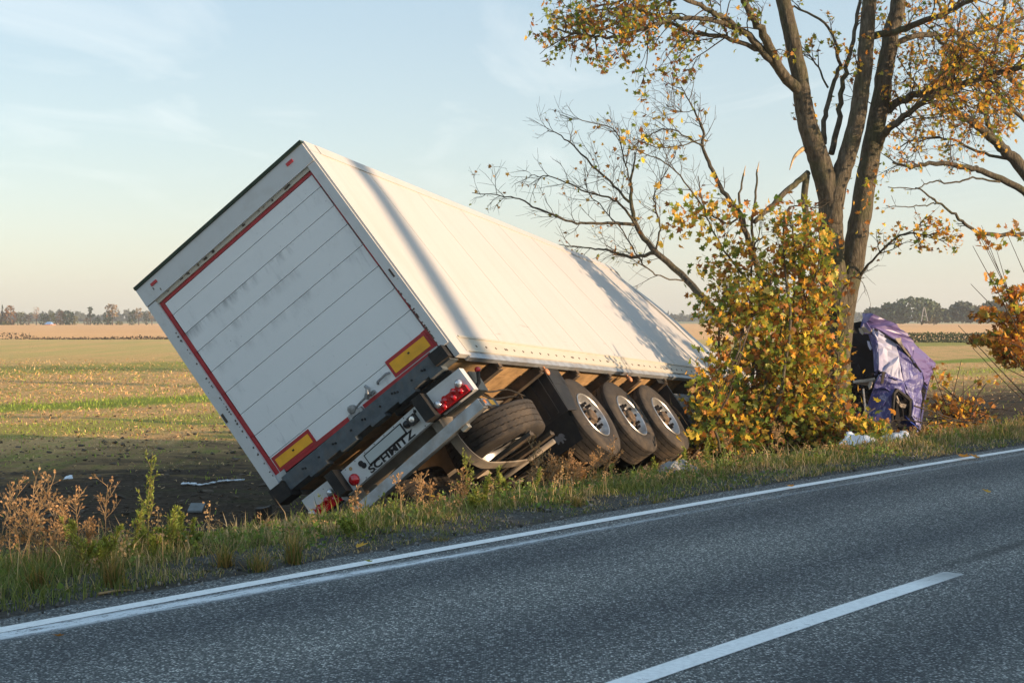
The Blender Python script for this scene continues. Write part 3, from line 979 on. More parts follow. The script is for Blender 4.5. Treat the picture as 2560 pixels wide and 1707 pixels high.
for (z0, z1, nm, mt, o) in ((2.685, HB, 'top_rail', 'white_side', 0.030), (0.02, 0.205, 'bottom_rail', 'cream_rail', 0.026), (-0.055, 0.02, 'lower_lip', 'galvanised', 0.012)):
    MB().box(0.20, LB, -W2 - o, -W2 + 0.05, z0, z1, nx=30, fn=tdef).build(nm, mt, TR, True)
MB().box(0.24, LB, -W2 - 0.034, -W2 - 0.02, 0.195, 0.222, nx=30, fn=tdef).build('rail_bead', 'cream_rail', TR, True)
mb = MB()
xr = 0.5
while xr < LB - 0.3:
    for dx_ in ((0, 0.045) if int(xr * 10) % 6 == 0 else (0,)):
        mb.box(xr + dx_, xr + dx_ + 0.022, -W2 - 0.031, -W2 - 0.02, 0.085, 0.107, fn=tdef)
    xr += 0.235
mb.build('rivet_row', 'cross_steel', TR, True, kind='stuff')
# other faces of the box
MB().box(0.0, LB, W2 - 0.05, W2, 0.0, HB, nx=24, fn=tdef).build('far_wall', 'white_side', TR, True)
MB().box(0.02, LB, -W2, W2, HB, HB + 0.02, nx=24, fn=tdef).build('roof', 'white_side', TR, True)
MB().box(LB - 0.05, LB, -W2 + 0.06, W2 - 0.06, 0.05, HB - 0.02, fn=tdef).build('front_wall', 'white_side', TR, True)
tb('roof_seal', 'roof_seal', -0.055, 0.06, -W2 - 0.005, W2 + 0.005, HB - 0.012, HB + 0.026, fn=tdef)

# rear frame
tb('corner_post', 'white_side', -0.02, 0.24, -W2 - 0.022, -W2 + 0.04, -0.03, 2.69, nz=6, bevel=0.008)
tb('corner_post', 'white_side', -0.02, 0.24, -W2 - 0.022, -W2 + 0.04, 2.694, HB + 0.01, bevel=0.008)
tb('rear_post', 'white_frame', -0.035, 0.10, -W2 + 0.001, -1.195, 0.135, 2.560, nz=4, bevel=0.006)
tb('rear_post', 'white_frame', -0.035, 0.10, 1.175, W2 + 0.004, -0.10, 2.553, nz=4, bevel=0.006)
fas = tb('top_fascia', 'white_frame', -0.040, 0.10, -W2 + 0.001, W2 + 0.004, 2.566, HB - 0.014, bevel=0.008)
for y_ in (-1.062, 1.060):
    mb = MB(); mb.box(-0.052, -0.038, y_ - 0.045, y_ + 0.045, 2.705, 2.737, fn=rdef)
    mb.build('marker_lamp', 'dull_red', fas, True, bevel=0.01)
tb('door_seal', 'cream_rail', -0.015, 0.05, -1.195, 1.175, 2.520, 2.5655)
mb = MB()
for _ in range(16):
    y_ = rng.uniform(-1.15, 1.15); a_ = rng.uniform(0.01, 0.05)
    mb.box(-0.020, -0.012, y_, y_ + a_, 2.53 + rng.uniform(0, 0.02), 2.552 + rng.uniform(0, 0.012), fn=rdef)
for _ in range(34):
    z_ = rng.uniform(0.1, 2.3); a_ = rng.uniform(0.006, 0.022)
    mb.box(-0.0395, -0.034, 1.177, 1.180 + rng.uniform(0.004, 0.02), z_, z_ + a_, fn=rdef)
for _ in range(22):
    z_ = rng.uniform(0.15, 0.9); a_ = rng.uniform(0.01, 0.03)
    mb.box(-0.0395, -0.034, -1.197 - rng.uniform(0.004, 0.018), -1.196, z_, z_ + a_, fn=rdef)
for (y_, z_, a_, b_) in ((-1.262, 1.02, 0.02, 0.10), (1.10, 2.66, 0.012, 0.03), (1.03, 2.60, 0.01, 0.03), (-1.225, 0.62, 0.03, 0.012), (1.262, 0.95, 0.03, 0.11)):
    mb.box(-0.0425, -0.036, y_, y_ + a_, z_, z_ + b_, fn=rdef)
mb.build('paint_chips', 'cross_steel', TR, True, kind='stuff')

# slatted door
zs = [2.480, 2.314, 2.056, 1.803, 1.524, 1.237, 0.940, 0.657, 0.368, 0.135]
door = MB().box(0.030, 0.06, -1.19, 1.17, 0.10, 2.52, fn=rdef).build('rear_door', 'cross_steel', TR, True)
for i in range(9):
    MB().box(0.006, 0.030, -1.162, 1.115, zs[i + 1] + 0.0035, zs[i] - 0.0035, nx=1, ny=6, fn=rdef).build('door_slat', 'white_rear', door, True, bevel=0.003)
for i in range(9):
    if i < 8:
        MB().box(0.002, 0.026, -1.1955, -1.1655 - (0.01 if i % 2 else 0), zs[i + 1] + 0.002, zs[i] + (0.035 if i == 0 else -0.002), fn=rdef).build('red_tape', 'red_tape', door, True)
    MB().box(0.002, 0.026, 1.118 + 0.008 * (i % 2), 1.172, zs[i + 1] + 0.002, zs[i] + (0.035 if i == 0 else -0.002), fn=rdef).build('red_tape', 'red_tape', door, True)
MB().box(0.000, 0.026, -1.164, 1.117, 2.482, 2.519, fn=rdef).build('red_tape', 'red_tape', door, True)
for (a, b) in ((-1.06, -0.12), (0.07, 1.04)):
    MB().box(-0.003, 0.020, a, b, 0.132, 0.184, fn=rdef).build('red_tape', 'red_tape', door, True)
MB().box(0.002, 0.026, -1.1955, -1.105, 0.19, 0.40, fn=rdef).build('red_tape', 'red_tape', door, True)
for (a, b, dz) in ((-1.148, -0.602, 0.0), (0.550, 1.102, -0.045)):
    pl = MB().box(-0.006, 0.004, a, b, 0.192 + dz * 0.5, 0.392 + dz, fn=rdef).build('hazard_plate', 'red_tape', door, True)
    MB().box(-0.010, -0.006, a + 0.032, b - 0.032, 0.226 + dz * 0.5, 0.352 + dz, fn=rdef).build('yellow_field', 'yellow_plate', pl, True)
    MB().box(-0.0135, -0.0100, (a + b) / 2 - 0.012, (a + b) / 2 + 0.012, 0.30 + dz, 0.318 + dz, fn=rdef).build('approval_mark', 'print_black', pl, True)
    MB().box(-0.004, 0.004, a, b, 0.184 + dz * 0.12, 0.190 + dz * 0.3, fn=rdef).build('white_edge', 'white_frame', door, True)
for (a, b) in ((-1.195, -1.065), (1.045, 1.172)):
    MB().box(-0.012, 0.02, a, b, 0.085, 0.165, fn=rdef).build('corner_plate', 'galvanised', door, True, bevel=0.004)
# lock: lever, hook and bracket
mb = MB()
mb.lathe([(0.0, -0.06), (0.045, -0.055), (0.05, -0.03), (0.05, 0.0)], 14, 'x', (0, -0.01, 0.205))
mb.box(-0.045, 0.0, -0.075, 0.06, 0.130, 0.178); mb.box(-0.05, -0.01, 0.035, 0.075, 0.095, 0.165); mb.box(-0.05, -0.01, -0.115, -0.075, 0.10, 0.17)
mb.v = [rdef(q) for q in mb.v]
mb.build('door_lock', 'steel_latch', door, True, bevel=0.006)
mb = MB()
mb.tube(rdef([(-0.04, -0.05, 0.19), (-0.05, -0.16, 0.205), (-0.05, -0.24, 0.21)]), 0.012)
mb.tube(rdef([(-0.04, -0.22, 0.20), (-0.055, -0.27, 0.23), (-0.05, -0.30, 0.27), (-0.05, -0.29, 0.31)]), [0.03, 0.032, 0.028, 0.018])
mb.box(-0.03, 0.01, -0.33, -0.25, 0.20, 0.23, fn=rdef)
mb.build('lock_lever', 'steel_latch', door, True)
mb = MB()
mb.tube(rdef([(0.0, -0.40, 0.26), (-0.035, -0.42, 0.265), (-0.035, -0.55, 0.275), (0.0, -0.575, 0.275)]), 0.013)
mb.build('grab_handle', 'steel_latch', door, True)

# bumper beam with end blocks
bump = MB().box(-0.06, 0.12, -1.22, 1.10, -0.052, 0.118, ny=8, fn=lambda v: rdef(v + np.stack([0 * v[:, 1], 0 * v[:, 1], -0.022 * v[:, 1]], 1))).build('bumper_beam', 'dark_steel', TR, True, bevel=0.012)
for (y_, n_) in ((-0.93, 2), (-0.75, 1), (-0.55, 3), (-0.30, 1), (-0.08, 2), (0.12, 1), (0.35, 2), (0.60, 1), (0.80, 2)):
    mb = MB()
    for q in range(n_):
        mb.lathe([(0.0, -0.008), (0.012, -0.008), (0.012, 0.002)], 8, 'x', rdef([[-0.061, y_ + 0.03 * q, 0.03 - 0.022 * y_ + 0.012 * q]])[0])
    mb.build('bolt', 'print_black', bump, True)
for (a, b) in ((-1.10, -0.93), (-0.72, -0.50), (-0.30, -0.10), (0.12, 0.34), (0.55, 0.80)):
    MB().box(-0.075, 0.05, a, b, -0.088, -0.045, fn=lambda v: rdef(v + np.stack([0 * v[:, 1], 0 * v[:, 1], -0.022 * v[:, 1]], 1))).build('hinge_block', 'dark_steel', bump, True, bevel=0.01)
tb('end_block', 'rubber', -0.11, 0.10, -1.245, -1.065, -0.005, 0.135, bevel=0.02, fn=rdef)
tb('end_block', 'rubber', -0.11, 0.10, 1.085, 1.295, -0.135, 0.045, bevel=0.02, fn=rdef)

# floor planks seen from below, cross members, chassis
for i, y_ in enumerate(np.arange(-1.24, 1.2, 0.245)):
    MB().box(0.1, 12.8, y_, y_ + 0.235, 0.0, 0.03, nx=16, fn=tdef).build('floor_plank', 'plank', TR, True)
for x_ in np.arange(0.95, 12.5, 1.08):
    mb = MB()
    mb.box(x_, x_ + 0.012, -1.24, 1.24, -0.115, -0.004, fn=tdef); mb.box(x_ - 0.045, x_ + 0.055, -1.24, 1.24, -0.127, -0.1155, fn=tdef)
    mb.build('cross_member', 'cross_steel', TR, True)
    mb = MB(); mb.box(x_ - 0.03, x_ + 0.05, -1.262, -1.225, -0.10, -0.01, fn=tdef)
    mb.build('rail_bracket', 'cross_steel', TR, True)
for y_ in (-0.62, 0.62):
    mb = MB()
    mb.box(0.25, 12.5, y_ - 0.008, y_ + 0.008, -0.48, -0.13, nx=10)
    mb.box(0.25, 12.5, y_ - 0.075, y_ + 0.075, -0.500, -0.4805); mb.box(0.25, 12.5, y_ - 0.075, y_ + 0.075, -0.1295, -0.128)
    mb.build('chassis_rail', 'chassis', TR, True)
for x_ in (0.35, 1.85, 4.2, 6.9, 9.6):
    tb('chassis_cross', 'chassis', x_, x_ + 0.16, -0.60, 0.60, -0.46, -0.16, fn=None)
tb('rear_gusset', 'chassis', 0.30, 0.50, -1.18, -0.70, -0.36, -0.13, fn=None)
tb('cable_tray', 'rubber', 0.05, 0.35, -1.10, -0.35, -0.115, -0.065, fn=None, bevel=0.01)

# light panels, lamps, number plate, lettering
lp = tb('lamp_panel', 'white_frame', 0.00, 0.10, -1.215, -0.765, -0.400, -0.135, fn=rdef, bevel=0.006)
lpl = tb('lamp_panel', 'white_frame', 0.00, 0.10, 0.670, 1.085, -0.490, -0.218, fn=rdef, bevel=0.006)


def mid_def(v):
    return rdef(np.stack([v[:, 0], v[:, 1], v[:, 2] - 0.060 * (v[:, 1] + 0.2)], 1))


mid = MB().box(0.00, 0.06, -0.735, 0.600, -0.428, -0.190, fn=mid_def).build('plate_panel', 'white_frame', TR, True, bevel=0.006)
for (y0, y1, dz, par) in ((-1.178, -0.775, 0.0, lp), (0.680, 1.078, -0.095, lpl)):
    # lamp cluster with a scalloped top edge
    poly = []
    wd = y1 - y0
    for t_ in np.linspace(0, 1, 41):
        y_ = y0 + wd * t_
        top = -0.318
        for cc, rr, hh in ((0.16, 0.115, 0.082), (0.36, 0.10, 0.058), (0.66, 0.10, 0.050), (0.88, 0.115, 0.052)):
            q = 1 - ((t_ - cc) / rr) ** 2
            if q > 0:
                top = max(top, -0.325 + hh * math.sqrt(q))
        if 0.44 < t_ < 0.58:
            top = max(top, -0.286)
        poly.append((y_, top + dz))
    poly += [(y1, -0.395 + dz), (y0, -0.395 + dz)]
    lc = MB().prism(poly, lambda p, q, d: rdef([[-0.045 + d, p, q]])[0], 0.05).build('tail_lamp', 'red_lens', par, True)
    MB().box(-0.012, 0.0, y0 - 0.012, y1 + 0.012, -0.410 + dz, -0.392 + dz, fn=rdef).build('lamp_trim', 'rubber', par, True)
for par, lst in ((lp, ((-1.128, -0.268), (-0.818, -0.312))), (lpl, ((0.735, -0.352), (1.045, -0.408)))):
    for (y_, z_) in lst:
        mb = MB()
        mb.lathe([(0.0, -0.030), (0.018, -0.028), (0.036, -0.018), (0.042, -0.004), (0.042, 0.01)], 20, 'x', rdef([[-0.042, y_, z_]])[0])
        mb.build('reversing_lamp', 'clear_lens', par, True, smooth=True)
for par, lst in ((lp, ((-1.035, -0.302), (-0.905, -0.322), (-1.10, -0.345), (-1.00, -0.355), (-0.86, -0.368))), (lpl, ((0.82, -0.388), (0.95, -0.412), (0.73, -0.432), (1.0, -0.465)))):
    for (y_, z_) in lst:
        mb = MB()
        mb.lathe([(0.0, -0.022), (0.016, -0.019), (0.029, -0.009), (0.033, 0.002)], 16, 'x', rdef([[-0.044, y_, z_]])[0])
        mb.build('lamp_bulge', 'red_lens', par, True, smooth=True)
tb('rubber_buffer', 'rubber', -0.14, 0.06, -0.770, -0.640, -0.410, -0.135, bevel=0.03, fn=rdef)
tb('rubber_buffer', 'rubber', -0.14, 0.06, 0.520, 0.635, -0.470, -0.200, bevel=0.03, fn=rdef)


def on_mid(p, q, d):
    return mid_def(np.array([[d, p, q]]))[0]


pf = MB().box(-0.012, 0.0, -0.350, 0.195, -0.352, -0.222, fn=mid_def).build('plate_frame', 'print_black', mid, True)
MB().box(-0.018, -0.012, -0.336, 0.181, -0.336, -0.236, fn=mid_def).build('number_plate', 'plate_blank', mid, True)
# lettering SCHMITZ
fc = bpy.data.curves.new('lettering', 'FONT')
fc.body = 'SCHMITZ'
fc.size = 0.118
fc.offset = 0.0034
fc.extrude = 0.0015
fc.space_character = 1.03
fo = bpy.data.objects.new('lettering', fc)
C.objects.link(fo)
bpy.context.view_layer.update()
me = bpy.data.meshes.new_from_object(fo.evaluated_get(bpy.context.evaluated_depsgraph_get()))
bpy.data.objects.remove(fo)
co = np.zeros(len(me.vertices) * 3); me.vertices.foreach_get('co', co); co = co.reshape(-1, 3)
wx = co[:, 0].max() - co[:, 0].min()
px_ = 0.240 - (co[:, 0] - co[:, 0].min()) / wx * 0.655
pz_ = -0.418 + co[:, 1] / 0.0885 * 0.078
nv = mid_def(np.stack([-0.0035 - co[:, 2], px_, pz_], 1))
me.vertices.foreach_set('co', nv.ravel())
me.materials.clear()
link('lettering', me, 'print_black', mid, True)
mb = MB(); mb.box(-0.05, 0.0, -0.545, -0.445, -0.335, -0.245, fn=mid_def)
wl = mb.build('work_lamp', 'black_plastic', mid, True, bevel=0.018)
mb = MB(); mb.lathe([(0.0, -0.058), (0.030, -0.056), (0.034, -0.048)], 18, 'x', on_mid(-0.497, -0.287, 0)); mb.build('lamp_glass', 'clear_lens', wl, True)
mb = MB(); mb.lathe([(0.0, -0.05), (0.03, -0.045), (0.042, -0.02), (0.042, 0.0)], 16, 'x', on_mid(-0.405, -0.280, 0)); mb.build('lamp_pod', 'black_plastic', mid, True, smooth=True)
mb = MB(); mb.lathe([(0.0, -0.006), (0.018, -0.006), (0.018, 0.0)], 14, 'x', on_mid(-0.555, -0.230, 0)); mb.build('cable_hole', 'print_black', mid, True)
mb = MB(); mb.lathe([(0.0, -0.02), (0.025, -0.018), (0.032, 0.0)], 14, 'x', on_mid(0.275, -0.265, 0)); mb.lathe([(0.0, -0.02), (0.025, -0.018), (0.032, 0.0)], 14, 'x', on_mid(0.258, -0.300, 0)); mb.build('plate_lamp', 'print_black', mid, True)
mb = MB(); mb.lathe([(0.0, -0.004), (0.020, -0.004), (0.020, 0.0)], 14, 'x', on_mid(0.405, -0.235, 0)); mb.build('rust_hole', 'plank', mid, True)
mb = MB(); mb.lathe([(0.0, -0.05), (0.03, -0.046), (0.056, -0.028), (0.064, -0.010), (0.064, 0.0)], 24, 'x', on_mid(0.440, -0.348, 0)); mb.build('round_lamp', 'red_lens', mid, True, smooth=True)
mb = MB()
for y_ in np.arange(-0.70, 0.6, 0.145):
    for z_ in (-0.205, -0.415):
        mb.lathe([(0.0, -0.004), (0.006, -0.004), (0.006, 0.0)], 6, 'x', on_mid(y_, z_, 0))
mb.build('panel_screws', 'print_black', mid, True, kind='stuff')
# stalk lamps
for (P0, P1, mt) in (((0.20, -1.18, -0.36), (0.34, -1.262, -0.165), 1), ((0.10, 1.02, -0.44), (0.02, 1.215, -0.545), 0)):
    mb = MB(); mb.tube([P0, (np.array(P0) + P1) / 2 + np.array([0.02, 0, -0.03]), P1], [0.016, 0.02, 0.022])
    st = mb.build('lamp_stalk', 'rubber', TR, True)
    P1 = np.array(P1)
    mb = MB(); mb.lathe([(0.0, -0.035), (0.020, -0.033), (0.030, -0.02), (0.030, 0.0)], 14, 'x', P1); mb.build('stalk_lamp', 'red_lens', st, True, smooth=True)
    if mt:
        mb = MB(); mb.lathe([(0.030, 0.001), (0.030, 0.02), (0.020, 0.033), (0.0, 0.035)], 14, 'x', P1); mb.build('stalk_lamp', 'amber_dirty', st, True, smooth=True)
# under-run bar


def bar_def(v):
    return rdef(np.stack([v[:, 0], v[:, 1], v[:, 2] - 0.062 * (v[:, 1] + 1.18)], 1))


bar = MB().box(-0.005, 0.10, -1.185, 1.02, -0.608, -0.498, ny=6, fn=bar_def).build('underrun_bar', 'galvanised', TR, True, bevel=0.008)
MB().box(0.005, 0.10, -1.212, -1.1865, -0.600, -0.515, fn=bar_def).build('bar_end', 'steel_latch', bar, True, bevel=0.006)
MB().box(0.020, 0.06, -1.2185, -1.2125, -0.575, -0.535, fn=bar_def).build('side_lamp', 'orange_lens', bar, True)
MB().box(0.105, 0.34, -1.205, -1.195, -0.600, -0.515, fn=bar_def).build('end_bracket', 'grey_panel', bar, True)
MB().box(0.17, 0.27, -1.2095, -1.2055, -0.590, -0.525, fn=bar_def).build('reflector', 'yellow_plate', bar, True)
for y_ in (-0.62, 0.55):
    MB().box(0.10, 0.16, y_ - 0.05, y_ + 0.05, -0.60, -0.30, fn=bar_def).build('bar_arm', 'chassis', bar, True)
MB().box(0.02, 0.10, -0.92, -0.84, -0.65, -0.61, fn=bar_def).build('bar_foot', 'cream_rail', bar, True, bevel=0.005)

# wheels


def tyre_profile(Ro=0.530, wd=0.385, Ri=0.290, groove=True):
    h = wd / 2
    p_ = [(Ri, -h + 0.05), (Ri + 0.012, -h + 0.025), (Ri + 0.05, -h + 0.006), (Ri + 0.10, -h), (Ro - 0.09, -h + 0.004), (Ro - 0.045, -h + 0.018), (Ro - 0.012, -h + 0.032), (Ro, -h + 0.048)]
    if groove:
        for g in (-0.105, -0.037, 0.037, 0.105):
            p_ += [(Ro + 0.002, g - 0.006), (Ro - 0.012, g - 0.005), (Ro - 0.012, g + 0.005), (Ro + 0.002, g + 0.006)]
    p_ += [(Ro, h - 0.048), (Ro - 0.012, h - 0.032), (Ro - 0.045, h - 0.018), (Ro - 0.09, h - 0.004), (Ri + 0.10, h), (Ri + 0.05, h - 0.006), (Ri + 0.012, h - 0.025), (Ri, h - 0.05)]
    return p_


def tyre_mesh():
    mb = MB()
    pr = np.array(tyre_profile())
    n = 96
    mb.lathe(pr, n, 'y')
    v = mb.v[0].reshape(len(pr), n, 3)
    # groove edges zig-zag a little round the tread
    zig = 0.004 * np.where(np.arange(n) % 2, 1, -1)
    for i, (r_, a_) in enumerate(pr):
        if r_ < 0.52 and abs(a_) < 0.12:
            v[i, :, 1] += zig
        if r_ > 0.531:
            v[i, :, 1] += zig
    mb.v[0] = v.reshape(-1, 3)
    me = mb.mesh('tyre', 'sharp')
    me.materials.append(M['tyre'])
    return me


TYRE = tyre_mesh()
# outer face of the wheel looks towards -y; rim lip at y = -0.165
rim_prof = [(0.292, -0.150), (0.302, -0.176), (0.294, -0.184), (0.285, -0.176), (0.277, -0.140), (0.264, -0.120), (0.258, -0.085), (0.244, -0.075), (0.222, -0.088), (0.200, -0.108), (0.140, -0.110), (0.125, -0.110)]
mbr = MB().lathe(rim_prof, 48, 'y')
RIM = mbr.mesh('rim', 'sharp'); RIM.materials.append(M['rim_steel'])
hubm = MB().lathe([(0.128, -0.09), (0.126, -0.125), (0.112, -0.138), (0.092, -0.145), (0.084, -0.172), (0.068, -0.184), (0.0, -0.186)], 28, 'y')
HUB = hubm.mesh('hub', 'sharp'); HUB.materials.append(M['hub'])
nutm = MB().lathe([(0.025, -0.10), (0.025, -0.140), (0.018, -0.143), (0.018, -0.176), (0.0, -0.178)], 8, 'y')
NUT = nutm.mesh('wheel_nut'); NUT.materials.append(M['print_black'])


def wheel(x, y, z, side, detail=True, spin=0.0):
    wh = bpy.data.objects.new('wheel', None); C.objects.link(wh)
    wh.parent = TR
    wh.location = (x, y, z)
    wh.rotation_euler = (0, spin, 0) if side < 0 else (0, spin, math.pi)
    for nm, me in (('tyre', TYRE), ('rim', RIM), ('hub', HUB)):
        o = bpy.data.objects.new(nm, me); C.objects.link(o); o.parent = wh
    if detail:
        for k in range(10):
            a_ = k / 10 * 2 * math.pi
            o = bpy.data.objects.new('wheel_nut', NUT); C.objects.link(o); o.parent = wh
            o.location = (0.1675 * math.cos(a_), 0.0, 0.1675 * math.sin(a_))
    return wh


AX = [2.874 + 1.31 * i for i in range(3)]
for i, x_ in enumerate(AX):
    wheel(x_, -1.055, -0.673, -1, True, 0.3 + 0.9 * i)
    wheel(x_, 1.055, -0.673, 1, False, 0.4 * i)
    mb = MB().tube([(x_, -0.95, -0.673), (x_, 0.95, -0.673)], 0.065, 12)
    mb.build('axle', 'cross_steel', TR, True, smooth=True)
    for y_ in (-0.55, 0.55):
        mb = MB(); mb.tube([(x_ - 0.55, y_, -0.42), (x_ - 0.05, y_, -0.60), (x_ + 0.30, y_, -0.66)], 0.045, 8)
        mb.lathe([(0.11, -0.60), (0.13, -0.56), (0.12, -0.50), (0.13, -0.46), (0.10, -0.42)], 16, 'z', (x_ + 0.28, y_, 0))
        mb.build('air_spring', 'rubber', TR, True, smooth=True)

# mudguards and flap behind the rear axle
mg = MB()
mg.box(2.17, 2.20, -1.235, -0.72, -0.62, -0.03)
mg.box(2.20, 2.60, -1.245, -1.225, -0.26, -0.04)
for y_ in (-1.12, -1.0, -0.88):
    mg.box(2.155, 2.17, y_ - 0.012, y_ + 0.012, -0.58, -0.10)
guard = mg.build('mudguard', 'black_plastic', TR, True, bevel=0.008)
MB().box(2.12, 2.17, -0.86, -0.40, -0.30, -0.16).build('guard_bracket', 'cross_steel', guard, True, bevel=0.01)
# side skirt of the guard slopes down towards the wheel
mb = MB()
P = np.array([(2.20, -1.245, -0.02), (2.52, -1.245, -0.02), (2.56, -1.245, -0.30), (2.48, -1.245, -0.62), (2.20, -1.235, -0.62)])
mb.add(np.vstack([P, P + np.array([0, 0.015, 0])]), [np.array([[0, 1, 2, 3, 4]]), np.array([[9, 8, 7, 6, 5]]), np.array([(0, 5, 6, 1), (1, 6, 7, 2), (2, 7, 8, 3), (3, 8, 9, 4), (4, 9, 5, 0)])])
mb.build('guard_cheek', 'black_plastic', guard, True)
mb = MB()
fy0, fy1 = -1.215, -0.715


def flap_pt(y, z):
    t_ = (-0.60 - z) / 0.40
    return (2.17 + 0.05 * t_ - 0.05 * t_ * t_, y + 0.02 * t_, z)


n1, n2 = 6, 6
g = np.array([flap_pt(y_, z_) for y_ in np.linspace(fy0, fy1, n1) for z_ in np.linspace(-0.60, -0.985, n2)])
k = (np.arange(n1 - 1)[:, None] * n2 + np.arange(n2 - 1)[None]).ravel()
q = np.stack([k, k + n2, k + n2 + 1, k + 1], 1)
mb.add(np.vstack([g, g + np.array([0.012, 0, 0])]), [q, q[:, ::-1] + n1 * n2])
flap = mb.build('mud_flap', 'rubber', TR, True)
# grey animal emblem on the flap (striding, trunk raised)
em = [(-.50, .10), (-.56, .22), (-.52, .34), (-.46, .36), (-.49, .26), (-.44, .14), (-.34, .18), (-.26, .34), (-.12, .40), (.02, .30), (.20, .40), (.38, .34), (.50, .16), (.54, -.02), (.50, -.06), (.47, .04), (.42, -.10), (.52, -.34), (.40, -.36), (.34, -.26), (.22, -.16), (.24, -.44), (.10, -.46), (.06, -.20), (-.08, -.18), (-.16, -.30), (-.30, -.28), (-.26, -.12), (-.36, -.02)]
mb = MB()
pts2 = [np.array(flap_pt(-0.965 - ex * 0.15, -0.835 + ey * 0.14)) - np.array([0.003, 0, 0]) for ex, ey in em]
cen = np.mean(pts2, axis=0)
# triangulate by mathutils so the concave outline stays right
from mathutils.geometry import tessellate_polygon
tri = tessellate_polygon([[Vector(p_) for p_ in pts2]])
mb.add(np.array(pts2), np.array(tri))
mb.build('emblem', 'emblem_grey', flap, True)
mb = MB(); mb.box(6.42, 6.45, -1.235, -0.72, -0.72, -0.02); mb.box(6.10, 6.42, -1.240, -1.225, -0.12, -0.02)
mb.build('mudguard', 'black_plastic', TR, True, bevel=0.008)
tb('flap_tail', 'black_plastic', 6.40, 6.42, -1.21, -0.74, -0.90, -0.70, fn=None)
tb('side_guard', 'grey_panel', 6.55, 10.6, -1.215, -0.80, -0.92, -0.27, fn=None, bevel=0.015)
for x_ in (6.62, 7.5, 8.4):
    tb('guard_strut', 'cross_steel', x_, x_ + 0.06, -1.15, -0.62, -0.27, -0.13, fn=None)
# side marker lamps on brackets under the rail
for x_ in (2.12, 4.84, 7.6):
    mb = MB(); mb.box(x_, x_ + 0.03, -1.275, -1.24, -0.10, -0.01)
    mb.lathe([(0.0, -0.02), (0.03, -0.018), (0.045, -0.006), (0.045, 0.012), (0.0, 0.014)], 12, 'y', (x_ + 0.02, -1.275, -0.125))
    mb.build('side_marker', 'amber_dirty', TR, True, smooth=True)

# spare wheels lying in their basket
for (x_, y_, z_, tl) in ((1.12, -0.73, -0.635, 0.06), (1.12, 0.56, -0.68, -0.05)):
    o = bpy.data.objects.new('spare_wheel', None); C.objects.link(o); o.parent = TR
    o.location = (x_, y_, z_); o.rotation_euler = (math.pi / 2 + tl, 0, 0.1)
    for nm, me in (('tyre', TYRE), ('rim', RIM)):
        c_ = bpy.data.objects.new(nm, me); C.objects.link(c_); c_.parent = o
for x_ in (0.92, 1.46):
    mb = MB()
    mb.box(x_ - 0.05, x_ + 0.05, -1.18, 1.05, -0.915, -0.880); mb.box(x_ - 0.012, x_ + 0.012, -1.18, 1.05, -0.88, -0.86)
    mb.build('basket_rail', 'cross_steel', TR, True, bevel=0.006)
for y_ in (-0.66, 0.42):
    pts = catmull([(0.30, y_, -0.48), (0.33, y_, -0.66), (0.42, y_, -0.82), (0.60, y_, -0.925), (0.85, y_, -0.945), (1.25, y_, -0.945), (1.66, y_, -0.93)], 5)
    mb = MB()
    h_ = 0.055
    t_ = np.gradient(pts, axis=0); t_ /= np.linalg.norm(t_, axis=1, keepdims=True)
    nrm = np.cross(t_, np.array([0, 1.0, 0])) * 0.008
    Y_ = np.array([0, h_, 0])
    rows = np.stack([pts - Y_ - nrm, pts + Y_ - nrm, pts + Y_ + nrm, pts - Y_ + nrm], 1)
    m_ = len(pts)
    i, j = np.meshgrid(np.arange(m_ - 1), np.arange(4), indexing='ij')
    a_ = (i * 4 + j).ravel(); b_ = (i * 4 + (j + 1) % 4).ravel()
    mb.add(rows.reshape(-1, 3), [np.stack([a_, b_, b_ + 4, a_ + 4], 1), np.array([[3, 2, 1, 0]]), np.array([[0, 1, 2, 3]]) + (m_ - 1) * 4])
    mb.build('basket_arm', 'chassis', TR, True)
mb = MB().tube([(1.66, -1.08, -0.93), (1.66, 0.95, -0.93)], 0.03, 8)
mb.build('basket_tube', 'chassis', TR, True, smooth=True)
mb = MB().lathe([(0.0, -0.55), (0.10, -0.55), (0.145, -0.51), (0.15, -0.45), (0.15, 0.45), (0.145, 0.51), (0.10, 0.55), (0.0, 0.55)], 20, 'y', (7.1, 0, -0.62))
mb.build('air_tank', 'black_plastic', TR, True, smooth=True)
# air hoses sagging below the floor
for k in range(4):
    y_ = -1.05 + 0.12 * k
    mb = MB().tube(catmull([(0.35 + 0.3 * k, y_, -0.14), (0.9 + 0.35 * k, y_ + 0.05, -0.24), (1.6 + 0.4 * k, y_ + 0.1, -0.16), (2.1 + 0.5 * k, y_ + 0.15, -0.20)], 5), 0.010, 5)
    mb.build('air_hose', 'rubber', TR, True, smooth=True)

# ------------------------------------------------------------------ trees
def perp(d):
    q = rng.normal(size=3); q -= d * (q @ d)
    return unit(q)


